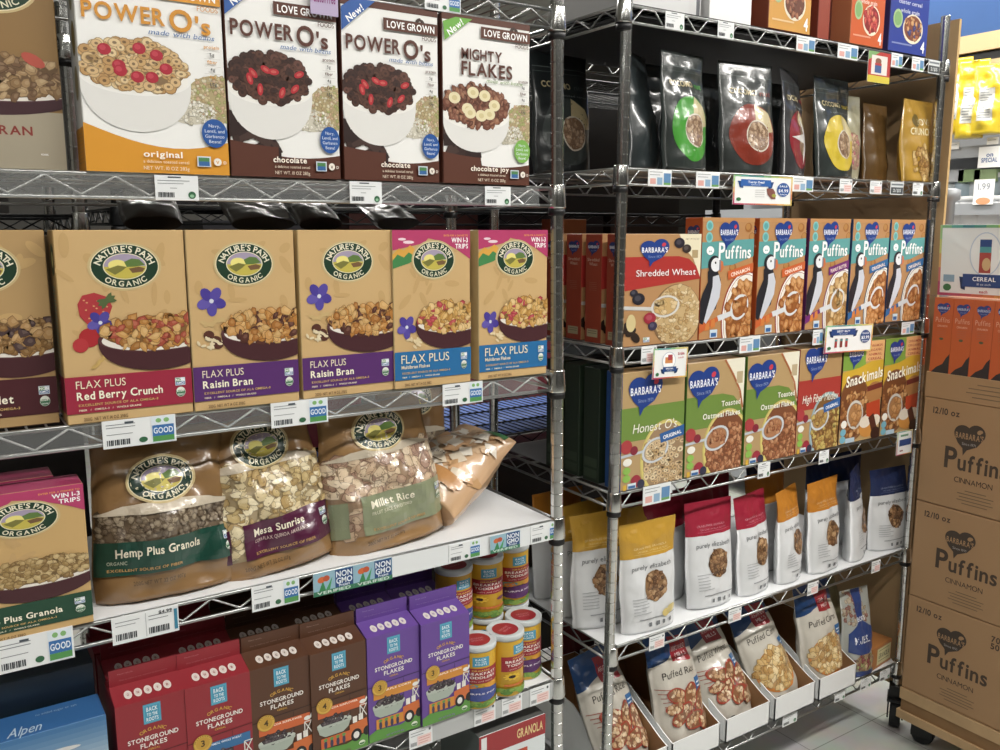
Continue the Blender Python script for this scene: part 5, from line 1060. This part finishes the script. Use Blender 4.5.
A = Art(100, 160, 9); A.part('product_picture'); A.bits(lambda x, y: y < 62 and abs(x-40) < 36, 60, 5, ['#b8a890', '#9c8a70', '#8f5a50'], 'lump', 4, 2, 76, 62)
A.part('brand_lettering'); A.poly([(34, 0), (66, 0), (60, 60), (96, 76), (98, 110), (50, 122), (8, 112), (10, 78), (40, 58)], '#2a4486'); A.text(50, 98, 'MUESLI', 13, '#f0f2f6', w=56); A.text(53, 58, "BOB'S", 7, '#e8ecf4', w=30)
A.part('product_window'); A.ell(52, 134, 36, 16, '#a58a6a', 24); A.bits(lambda x, y: ((x-52)/34)**2+((y-134)/15)**2 < 1, 60, 5, ['#a0805c', '#8a3a40', '#c8ac84', '#6a4a34', '#9aa060'], 'lump', 12, 116, 92, 152); A.part('colour_band'); A.rect(0, 150, 100, 160, '#2a4486')
pouch('muesli_pouch', 'blue and pale muesli pouch standing at the end of the white trays', 'pouch', None, (2.292, 1.495, zK+.004), (-.08, 0, -.12), .120, .262, .06, A, 100, 160, '#a8aba4', seed=91, mat='film', bend=.04)
pouch('muesli_pouch', 'pale olive pouch leaning back behind the small orange carton', 'pouch', None, (2.385, 1.60, zK+.004), (-.32, -.12, .2), .12, .275, .05, None, 100, 160, '#8f8a66', seed=92, mat='matte')
A = Art(100, 60, 9); A.part('label_panel'); A.rect(26, 8, 95, 52, '#d8cf9a'); A.text(60, 36, 'GRANOLA', 13, '#5a5a40', w=54, shear=.2); A.rect(34, 42, 86, 44, '#8a8460'); A.rect(34, 14, 86, 16, '#8a8460')
carton('snack_carton', 'small orange carton with cream label next to the wheeled post', 'carton', None, 2.392, zK+.003, .125, .072, .10, 1.478, '#b8743a', '#a8642c', '#b8743a', A, 100, 60, rz=.12)
# ================================================================== tags and signs on the rims
def zr(z): return z-.0205
for x, z, w, h, k, l in (
    (177, zA, .062, .036, 'plain', 'white price tag below the orange banded white box'), (366, zA, .058, .036, 'plain', 'white price tag below the pair of chocolate ring boxes'), (498, zA, .056, .034, 'plain', 'white price tag below the box of chocolate flakes'),
    (140, zB, .104, .042, 'good', 'white and blue shelf tag below the red banded strawberry box'), (300, zB, .098, .042, 'good', 'white and blue shelf tag below the second purple banded box'), (463, zB, .086, .040, 'good', 'white and blue shelf tag below the blue banded boxes'),
    (36, zC, .100, .050, 'good', 'white and blue shelf tag below the green banded granola box'), (146, zC, .098, .044, 'pair', 'double price tag below the green banded kraft bag'), (276, zC, .082, .044, 'good', 'white and blue shelf tag between the kraft bag tags and the butterfly strip'),
    (465, zC, .070, .036, 'good', 'white and blue shelf tag below the sage banded bag'), (545, zC, .070, .038, 'good', 'white and blue shelf tag at the end of the rim below the fallen bag'),
    (421, zD, .050, .038, 'pink', 'white and pink price tag below the purple cartons'), (485, zD, .050, .038, 'pink', 'white and pink price tag below the foremost canisters'), (512, zD, .050, .038, 'pink', 'white and pink price tag below the sunflower canister'), (540, zD, .050, .038, 'pink', 'white and pink price tag below the white liner by the post'),
    (443, 1.975, .07, .034, 'good', 'white and blue shelf tag on the topmost rim')):
    rim_tag(x, TL-.0026, zr(z), w, h, k, l)
for x, z, w, h, k, l in (
    (675, zF, .056, .036, 'plain', 'white price tag on the topmost rim below the striped carton'), (726, zF, .052, .036, 'plain', 'white price tag on the topmost rim below the plain white carton'), (806, zF, .070, .036, 'rblue', 'white and blue price tag below the amber box'), (848, zF, .082, .036, 'rblue', 'white and blue price tag below the orange box'), (897, zF, .050, .036, 'rblue', 'white and blue price tag below the deep blue box'), (918, zF, .056, .036, 'rblue', 'white and blue price tag below the cardboard panel edge'), (934, zF, .054, .036, 'dark', 'dark and white price tag at the end of the topmost rim'),
    (660, zG, .070, .036, 'rblue', 'white and blue tag below the green ring pouch'), (708, zG, .076, .036, 'rblue', 'white and blue tag between green and red ring pouches'), (803, zG, .080, .036, 'rblue', 'white and blue tag below the crimson star pouch'), (846, zG, .052, .036, 'pink', 'pink and white tag below the yellow ring pouch'), (876, zG, .052, .034, 'pink', 'pink and white tag below the olive pouch'), (897, zG, .060, .034, 'dark', 'dark and white tag below the brown pouch'), (918, zG, .050, .034, 'plain', 'white tag below the gold pouch'),
    (649, zH, .046, .040, 'pink', 'pink and white tag below the shredded wheat box'), (750, zH, .074, .040, 'rblue', 'white and blue tag below the orange strip boxes'), (818, zH, .042, .040, 'rblue', 'white and blue tag next to the wide sale card'), (908, zH, .062, .036, 'rblue', 'white and blue tag below the blue strip boxes'),
    (657, zI, .088, .046, 'rblue', 'white and blue tag below the oat ring box'), (764, zI, .046, .040, 'plain', 'white tag below the second oatmeal box'), (824, zI, .042, .036, 'plain', 'white tag below the red banded fiber box'),
    (657, zJ, .050, .036, 'pink', 'pink and white tag below the foremost yellow topped pouch'), (735, zJ, .048, .036, 'pink', 'pink and white tag below the folded red topped pouch'), (813, zJ, .046, .036, 'pink', 'pink and white tag below the orange topped pouch'), (876, zJ, .042, .036, 'pink', 'pink and white tag below the navy topped pouches'),
    (790, zK, .062, .036, 'plain', 'white tag below the fourth display tray'), (840, zK, .050, .034, 'plain', 'white tag below the fifth display tray'), (866, zK, .052, .034, 'plain', 'white tag below the muesli pouch'), (885, zK, .052, .034, 'plain', 'white tag below the small orange carton')):
    rim_tag(x, TR-.0026, zr(z), w, h, k, l)
# blue butterfly strips on rim C
def fly(A, w, h):
    A.part('strip_print')
    for q in range(int(w/60)):
        o = q*60; A.rect(o, 0, o+60, h, '#8fb8cc'); A.rect(o, h-8, o+60, h, '#2f7a56'); A.text(o+30, h-2, 'VERIFIED', 4.5, '#cfe4d8', w=50); A.poly([(o+8, h-8), (o+14, 14), (o+18, h-8)], '#2f8a4a'); A.poly([(o+18, h-8), (o+28, 10), (o+24, h-8)], '#3a9a54')
        A.ell(o+12, 12, 6, 5, '#d9622c', 14, rot=20); A.ell(o+19, 11, 5, 5, '#c8502a', 14, rot=-20); A.rect(o+32, 1, o+59, h-8, '#1f4a86'); A.text(o+45.5, 13, 'NON', 9, '#e8f0f8', w=24); A.text(o+45.5, 24, 'GMO', 9, '#e8f0f8', w=24); A.text(o+45.5, 29, 'Project', 4, '#e8f0f8', w=16)
p = atY(353, 578, TL)
sign_card(p.x, TL-.0035, zr(zC), .150, .042, 'blue butterfly strip on the rim below the maroon banded bag', fly, 120, 38, name='shelf_sign')
p = atY(504, 535, TL)
sign_card(p.x, TL-.0045, zr(zC), .070, .036, 'small blue butterfly strip on the rim below the fallen bag', fly, 60, 38)
p = atY(324, 6, TL-.03); 
def lav(A, w, h): A.text(w/2, h*.3, 'Certified', h*.2, '#7a4a8a', w=w*.6); A.text(w/2, h*.7, 'Gluten Free', h*.24, '#8a3a7a', w=w*.8)
sign_card(p.x+.008, TL-.012, p.z+.022, .046, .062, 'small lavender card hanging over the second chocolate ring box', lav, 50, 60)
_s = [o for o in C.objects if o.get('label', '').startswith('small lavender')][0]; _s.data = _s.data.copy(); 
a = _s.data.color_attributes['Col']; a.data.foreach_set('color', list(col('#b9a8cc'))*len(a.data))
def card_at(px0, py0, px1, py1, Y, lb, fn, cw, chh, roll=0, tilt=0):
    A_ = atY(px0, (py0+py1)/2, Y); B_ = atY(px1, (py0+py1)/2, Y); cx = (px0+px1)/2; T_ = atY(cx, py0, Y); D_ = atY(cx, py1, Y)
    return sign_card((A_.x+B_.x)/2, Y, (T_.z+D_.z)/2, B_.x-A_.x, T_.z-D_.z, lb, fn, cw, chh, roll=roll, tilt=tilt)
card_at(733, 176, 792, 205, TR-.012, 'wide sale card with blue ribbon below the red ring pouch', art_wide('#2f66b8', 'Tasty Deal', 'ORGANIC', '$4.99', False), 100, 66)
card_at(825, 325, 872, 352, TR-.012, 'wide sale card with navy ribbon below the purple strip box', art_wide('#234a8c', 'BEST BUY', '10 oz each', '$3.99'), 100, 66, roll=.03)
card_at(653, 348, 687, 378, TR-.016, 'square sale card hanging over the oat ring box', art_small, 80, 66, roll=.03)
card_at(868, 52, 890, 83, TR-.014, 'red picture card hanging from the topmost rim', art_red, 60, 70)
def navy(A, w, h): border(A, w, h, 2.5); A.rect(w*.15, h*.35, w*.9, h*.62, '#2a4a8c'); A.rect(w*.2, h*.14, w*.7, h*.22, '#6aa07a'); A.rect(w*.2, h*.8, w*.4, h*.85, '#9a4a4a')
card_at(897, 431, 912, 454, TR-.012, 'small navy and white card at the end of the rim below the animal boxes', navy, 50, 70)
# ================================================================== cardboard end panel, cart and cases
mb = MB(); mb.box(2.492, 2.502, 1.452, 2.03, .125, 2.155, '#a58459', {'front': '#c9a468'}); o = mb.build('cardboard_panel', 'kraft'); tag(o, 'tall brown cardboard sheet standing along the end of the caster unit', 'cardboard panel')
XC = 2.405
KR = '#a9835a'
mb = MB(); mb.box(0, .62, -.66, 0, .145, .180, '#b58a58'); deck = mb
cart = empty('wooden_dolly', (XC-.004, 1.415, 0)); tag(cart, 'low plywood dolly on black casters under the brown cases', 'dolly')
mb.build('upper_board', 'wood', cart)
mb = MB(); mb.box(.004, .616, -.656, -.004, .108, .145); mb.build('inner_frame', flat_mat('darker_pine', '#8f6a40', .7, var=.25, vscale=14), cart)
mb = MB(); mb.box(-.004, .624, -.664, .004, .082, .108); mb.build('lower_board', 'wood', cart)
for x, y, r in ((.06, -.05, .3), (.56, -.05, .8), (.06, -.60, .2), (.56, -.60, 1.0)): add_caster(cart, x, y, .083, .034, r)
def case_art():
    A = Art(120, 100, 5); d = '#4a3c30'
    A.part('printed_lettering'); A.text(10, 14, '12/10 oz', 5.6, d, anchor='l', w=26); A.text(84, 16, '70', 5.5, d, anchor='l', w=8); A.text(84, 23, '50', 5.5, d, anchor='l', w=8)
    A.text(25, 62, 'P', 19, d, w=12, anchor='l'); A.text(38, 62, 'uffins', 14.5, d, w=46, anchor='l'); A.text(54, 74, 'CINNAMON', 5, d, w=36, bold=0)
    for i, w in enumerate((20, 34, 30, 34, 24)): A.rect(57-w/2, 80+i*3, 57+w/2, 80.8+i*3, '#7a6448')
    A.part('brand_emblem'); heart(A, 47, 31, 15, '#463a30', tc='#a9835a', leaf='#a9835a'); A.ell(57, 24, 2.2, 1.6, KR, 10)
    return A
cl = case_art()
cz = [(.1815, .300), (.4830, .296), (.7805, .312)]
labs = ['brown cardboard case of cereal, lowest of the stack on the dolly', 'brown cardboard case of cereal, middle of the stack', 'brown cardboard case of cereal just below the open topped case']
for (z, h), lb in zip(cz, labs):
    mb = MB(); mb.box(0, .40, -.36, 0, 0, h, KR); o = mb.build('shipping_case', 'kraft', None, (XC, 1.415, z)); tag(o, lb, 'cardboard case'); bv = o.modifiers.new('soft_edges', 'BEVEL'); bv.width = .004; bv.segments = 2
    if lb == labs[0]: cm_ = cl.emit(o, left_map(0, 0, h, .36/120, h/100), 'kraft'); 
    else:
        for k_, q in cm_.items(): c = q.copy(); C.objects.link(c); c.parent = o; c.scale = (1, 1, h/.300)
z = .7805+.312+.0015
mb = MB(); D, W2, hh, t = .36, .40, .072, .004
mb.box(0, W2, -D, 0, 0, t, KR); mb.box(0, t, -D, 0, t, hh, KR, {'top': '#c8a878'}); mb.box(W2-t, W2, -D, 0, t, hh, KR); mb.box(t, W2-t, -t, 0, t, hh, KR); mb.box(t, W2-t, -D, -D+t, t, hh, KR)
o = mb.build('open_case', 'kraft', None, (XC, 1.415, z)); tag(o, 'cut down brown case holding the row of orange boxes', 'cardboard case')
A = Art(120, 24, 2); A.part('small_print')
for i, w in enumerate((40, 56, 60, 48)): A.rect(70-w/2, 6+i*4, 70+w/2, 6.9+i*4, '#7a6448')
A.emit(o, left_map(0, 0, hh, D/120, hh/24), 'kraft')
def spine():
    A = Art(30, 150, 5); heart(A, 15, 16, 10.5, '#2a3f8a', tc='#c8d0e8'); A.part('title_lettering'); A.text(15, 37, 'Puffins', 7.5, '#e8a888', w=22, bold=0); A.text(15, 44, 'CINNAMON', 3, '#e8a888', w=16)
    A.part('small_print'); A.ell(15, 62, 3.4, 2, '#5a5a3a', 10)
    for i in range(4): A.rect(8, 48+i*3, 22, 48.7+i*3, '#c2633c')
    A.part('bird_wing_print'); A.poly([(3, 114), (10, 106), (20, 100), (25, 90), (30, 84), (30, 150), (3, 150)], '#2e2a30'); return A
sp_ = None
for i in range(6):
    y = 1.415-.0055-.0568*i
    if sp_ is None:
        mb = MB(); mb.box(.0045, .19, -.056, 0, 0, .282, '#cf5a28', {'top': '#d8875a'}); sp_ = mb.build('cereal_box', 'paper', None, (XC, y, z+.0045)); spine().emit(sp_, left_map(.0045, 0, .282, .056/30, .282/150), 'paper'); o = sp_
    else: o = dup(sp_, (XC, y, z+.0045), (0, 0, 0))
    tag(o, ['orange cereal box end in the open case, closest to the end panel', 'orange cereal box end in the open case, second from the end panel', 'orange cereal box end in the open case, third from the end panel', 'orange cereal box end in the open case, fourth from the end panel', 'orange cereal box end in the open case, fifth from the end panel', 'orange cereal box end in the open case, farthest from the end panel'][i], 'cereal box', 'orange boxes in the open case')
# acrylic sign holder standing on the orange boxes
zt = z+.0045+.283
sg = empty('sign_holder', (XC+.05, 1.30, zt)); tag(sg, 'clear stand with rainbow bordered product sign on the orange boxes', 'sign')
mb = MB(); mb.box(0, .004, -.13, .13, 0, .20, '#f1f2f0'); pan = mb.build('sign_paper', 'paper', sg, (0, 0, .003), (0, -.06, 0)); mb = MB(); mb.box(-.03, .05, -.13, .13, 0, .003); mb.box(.0045, .0075, -.132, .132, .003, .206); mb.build('acrylic_stand', 'clear', sg, (0, 0, 0), (0, -.0, 0))
A = Art(130, 100, 3); border(A, 130, 100, 4); A.rect(50, 14, 86, 62, '#e6e8ea') if False else None
A.part('ribbon_print'); A.ell(66, 40, 22, 30, '#c8d4e4', 30); A.ell(66, 40, 20.5, 28.5, '#f4f4f2', 30); A.part('product_picture'); A.rect(58, 20, 74, 66, '#b8443a'); A.rect(58, 20, 74, 32, '#2a4a8c'); A.rect(58, 30, 74, 38, '#4fa0a4'); A.ell(68, 54, 6, 9, '#d9b07a', 14)
banner(A, 34, 68, 98, 86, '#2a4a8c', 'CEREAL', '10 oz each'); A.text(112, 24, '2/$7', 6, '#c84a5a'); A.text(112, 32, 'SALE', 4, '#c84a5a'); A.rect(8, 70, 24, 80, '#8fb0c8'); A.ell(14, 88, 6, 5, '#3a7a4a', 12); A.text(66, 94, 'each', 4, '#c84a5a')
A.emit(pan, left_map(0, .13, .20, .26/130, .20/100), 'paper')
# grey pole with cap and white tubs beyond the cart
mb = MB(); mb.lathe([(.022, 0), (.022, 1.66), (.036, 1.67), (.036, 1.70), (.02, 1.705)], 20); p = atX(949, 190, 2.85); o = mb.build('display_pole', 'steel', None, (2.85, p.y, 0)); tag(o, 'grey capped pole standing behind the product sign', 'pole')
# ================================================================== refrigerated wall beyond
XK = 4.0
def kz(px, py): return atX(px, py, XK)
cs = empty('open_merchandiser', (XK, 2.2, 0)); tag(cs, 'tall grey merchandiser with blue header beyond the cart', 'display case')
mb = MB(); mb.box(.30, .36, -1.6, 1.6, 0, 3.0); mb.build('back_panel', flat_mat('case_back', '#b9bcc0', .5), cs)
hb = kz(975, 40).z; h1 = kz(975, 62).z; h2 = kz(975, 48).z
mb = MB(); mb.box(-.02, .30, -1.6, 1.6, hb+.015, 2.85); mb.build('blue_header', flat_mat('blue_header_print', '#1d4a86', .5, var=.35, vscale=2.2), cs)
mb = MB(); mb.box(-.05, .30, -1.6, 1.6, hb-.06, hb+.014); mb.build('wood_trim', flat_mat('light_wood_trim', '#c2a676', .5), cs)
mb = MB(); mb.box(-.03, .30, -1.6, 1.6, hb-.10, hb-.061); mb.build('dark_gap', 'blackpl', cs)
mb = MB(); mb.box(-.04, .30, -1.6, 1.6, hb-.15, hb-.101); mb.build('lower_trim', bpy.data.materials['light_wood_trim'], cs)
lv = [kz(970, 148).z, kz(970, 205).z, kz(970, 262).z, kz(970, 330).z, .75, .45, .15]
for i, zz in enumerate(lv):
    mb = MB(); mb.box(-.02, .30, -1.6, 1.6, zz-.02, zz); mb.box(-.035, -.02, -1.6, 1.6, zz-.045, zz+.005); mb.build('case_shelf', 'steel', cs)
def wall_bag(px, py0, py1, lb, c, seed, X=3.93, W=.20):
    a = atX(px, py0, X); b = atX(px, py1, X); A = Art(100, 150, seed); A.part('label_panel'); A.rect(24, 52, 70, 122, '#cfd0ca')
    for i in range(12): A.rect(28, 55+i*5.4, 28+A.rnd.uniform(20, 38), 57+i*5.4, '#8a8f90')
    return pouch('snack_bag', lb, 'bag', None, (X, a.y, b.z), (0, 0, -PI/2+.3), W, a.z-b.z, .09, A, 100, 150, c, seed=seed, nu=20, nv=26, wr=.012, topwave=.12)
wall_bag(958, 58, 134, 'bright yellow bag beside the cardboard panel edge, on the far case', '#d8b818', 401, W=.12); wall_bag(975, 60, 138, 'bright yellow bag in the middle of the far case', '#dcbc1c', 402, W=.12); wall_bag(992, 64, 134, 'bright yellow bag at the picture border of the far case', '#dec024', 403, W=.13)
for i, (px, py, w, h, lb) in enumerate(((954, 146, .05, .03, 'white tag on the far case shelf under the first yellow bag'), (993, 141, .05, .03, 'white tag on the far case shelf under the last yellow bag'), (990, 157, .10, .09, 'square white card with blue lettering on the far case'), (984, 192, .09, .11, 'square white price card hanging lower on the far case'))):
    p = atX(px, py, XK-.04); mb = MB(); mb.box(-.001, .001, -w/2, w/2, -h/2, h/2, '#f4f4f2'); o = mb.build('price_tag', 'paper', None, (XK-.042, p.y, p.z)); tag(o, lb, 'price tag')
    A = Art(100, 100, 1); A.part('tag_print')
    if i == 2: A.text(50, 48, 'on', 20, '#2a5aa0', w=30); A.text(50, 74, 'SPECIAL', 20, '#2a5aa0', w=70)
    elif i == 3: A.text(50, 40, '1.99', 24, '#9aa0a8', w=60); A.ell(50, 86, 36, 14, '#e8a070', 16)
    else: A.rect(10, 30, 80, 40, '#b0b4b8')
    A.emit(o, left_map(-.001, w/2, h/2, w/100, h/100), 'paper')
def tub(px, py, X, r, h, lb, c='#e8eaec', lc='#f2f4f4', zb=None):
    p = atX(px, py, X); mb = MB(); mb.lathe([(r*.86, 0), (r, h)], 24, c); o = mb.build('food_tub', 'paper', None, (X, p.y, p.z)); tag(o, lb, 'tub')
    mb = MB(); mb.lathe([(r*1.05, h-.012), (r*1.07, h+.004), (r, h+.010)], 24, lc); mb.build('lid', 'white_plastic', o)
for i, (px, lb) in enumerate(((957, 'white tub beside the grey pole on the far case'), (974, 'white tub behind the product sign on the far case'), (992, 'white tub at the border on the far case'))):
    tub(px, 225, XK+.08, .075, .12, lb)
for i, (px, c) in enumerate(((952, '#a9b4ba'), (966, '#9cb0bc'), (981, '#b4bcc2'), (996, '#98a8b0'))):
    tub(px, 200, XK+.10, .06, .11, ['clear grey tub beside the panel on the upper far shelf', 'bluish clear tub on the upper far shelf beside the grey one', 'pale clear tub behind the white price card', 'grey blue tub at the border on the upper far shelf'][i], c, '#c8ccd0')
for i, (px, c) in enumerate(((956, '#b6babd'), (972, '#8fae74'), (988, '#9bb47e'))):
    p = atX(px, 182, XK+.06); mb = MB(); mb.box(-.05, .05, -.05, .05, 0, .055, c); o = mb.build('food_package', 'paper', None, (XK+.08, p.y, p.z)); tag(o, ['grey package on the far case beside the green ones', 'green package on the far case, beside the grey one', 'green package on the far case near the border'][i], 'package')
# ================================================================== the next aisle behind: shelf stock, mostly cartons added to darken the gaps
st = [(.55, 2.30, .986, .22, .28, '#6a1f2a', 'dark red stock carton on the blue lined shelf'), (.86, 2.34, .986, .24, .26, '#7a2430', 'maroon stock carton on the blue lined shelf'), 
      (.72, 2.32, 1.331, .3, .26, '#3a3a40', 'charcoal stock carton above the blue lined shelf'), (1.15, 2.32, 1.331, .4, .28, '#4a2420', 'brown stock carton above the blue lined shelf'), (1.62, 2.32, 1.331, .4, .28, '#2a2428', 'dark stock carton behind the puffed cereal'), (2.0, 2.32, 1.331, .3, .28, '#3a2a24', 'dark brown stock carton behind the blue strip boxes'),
      (.75, 2.32, 1.621, .5, .30, '#2c2b2e', 'black carton added to darken the gap behind the corner of the top row'), (1.35, 2.32, 1.621, .5, .32, '#1f2226', 'black carton added to darken the gap behind the ring pouches'), (1.9, 2.32, 1.621, .5, .32, '#23201e', 'dark stock carton behind the gold pouch'),
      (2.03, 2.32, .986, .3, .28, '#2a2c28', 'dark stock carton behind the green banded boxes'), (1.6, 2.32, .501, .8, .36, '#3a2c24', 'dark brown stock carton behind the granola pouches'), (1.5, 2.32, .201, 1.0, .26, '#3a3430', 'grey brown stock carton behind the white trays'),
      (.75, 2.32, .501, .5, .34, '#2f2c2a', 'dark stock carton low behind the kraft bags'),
      (-.1, 2.14, 1.241, .5, .30, '#1f2022', 'black carton added to darken the gap behind the strawberry box'), (-.1, 2.14, 1.601, .5, .30, '#26221f', 'black carton added to darken the gap behind the bran box'), (-.02, 2.14, .901, .54, .28, '#221c1c', 'black carton added to darken the gap behind the granola box'), (-.1, 2.14, .501, .5, .34, '#22201f', 'black carton added to darken the gap behind the blue mountain box')]
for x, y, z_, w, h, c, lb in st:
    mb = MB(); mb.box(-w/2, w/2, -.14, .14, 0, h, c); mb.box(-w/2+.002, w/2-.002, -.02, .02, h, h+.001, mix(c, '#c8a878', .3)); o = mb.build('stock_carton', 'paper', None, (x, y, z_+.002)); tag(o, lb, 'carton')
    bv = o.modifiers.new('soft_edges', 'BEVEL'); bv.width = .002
mb = MB(); mb.box(1.1, 2.9, 2.9, 3.4, 0, .79, '#e9ecee'); mb.box(1.08, 2.92, 2.88, 3.42, .79, .82, '#f4f6f6'); o = mb.build('added_counter', 'paper'); tag(o, 'added white counter standing in for the bright strip under the blue lined shelf', 'counter')  # white block added to give the bright strip beyond the black shelf
mb = MB(); mb.box(-.30, .30, -.14, .14, 0, .30, '#7a2230'); mb.box(-.298, .298, -.02, .02, .30, .301, '#a88a6a'); o = mb.build('stock_carton', 'paper', None, (2.12, 3.1, .821)); tag(o, 'dark red carton standing on the added white counter of the next aisle', 'carton')
# ================================================================== lamps, ambient fill level, camera
def lamp(name, loc, sx, sy, e, c=(1, .97, .92), rot=(0, 0, 0)):
    l = bpy.data.lights.new(name, 'AREA'); l.shape = 'RECTANGLE'; l.size = sx; l.size_y = sy; l.energy = e; l.color = c
    o = bpy.data.objects.new(name, l); C.objects.link(o); o.location = loc; o.rotation_euler = rot; return o
def fixture(i, x, y, L, alongx, e):
    a, b = (L/2, .08) if alongx else (.08, L/2)
    t = empty('ceiling_light', (x, y, 3.3)); tag(t, 'long fluorescent ceiling fixture over the aisle, out of the picture', 'ceiling light', 'fluorescent ceiling fixtures')
    mb = MB(); mb.box(-a-.02, a+.02, -b-.02, b+.02, -.06, 0); mb.build('housing', 'white_plastic', t)
    mb = MB(); mb.box(-a, a, -b, b, -.075, -.061); mb.build('diffuser', 'tube', t)
    lamp('aisle_lamp', (x, y, 3.215), a*2, b*2, e)
fixture(0, .1, -.35, 2.4, True, 56); fixture(1, 2.7, -.35, 2.4, True, 118); fixture(2, -2.6, -.35, 2.4, True, 8)
fixture(3, 3.4, 1.6, 2.4, False, 82); fixture(4, 1.6, 3.7, 2.4, True, 110); fixture(5, 3.4, 4.2, 2.4, True, 50); fixture(6, .8, -2.4, 2.4, True, 8)
w = bpy.data.worlds.new('store_air'); w.use_nodes = True; bpy.context.scene.world = w
w.node_tree.nodes['Background'].inputs[0].default_value = (.9, .95, 1, 1); w.node_tree.nodes['Background'].inputs[1].default_value = .3
cam = bpy.data.cameras.new('camera'); cam.sensor_width = 36; cam.lens = FPX/1000*36; cam.clip_start = .02
co = bpy.data.objects.new('camera', cam); C.objects.link(co); co.location = (0, 0, EYE); co.rotation_euler = (PI/2-PITCH, 0, -YAW)
sc = bpy.context.scene; sc.camera = co
sc.view_settings.view_transform = 'Standard'; sc.view_settings.look = 'None'; sc.view_settings.gamma = 1; sc.view_settings.use_curve_mapping = False
sc.view_settings.exposure = -0.4
sc.cycles.max_bounces = 6; sc.cycles.diffuse_bounces = 3; sc.cycles.glossy_bounces = 3; sc.cycles.transparent_max_bounces = 6
sc.cycles.use_denoising = True
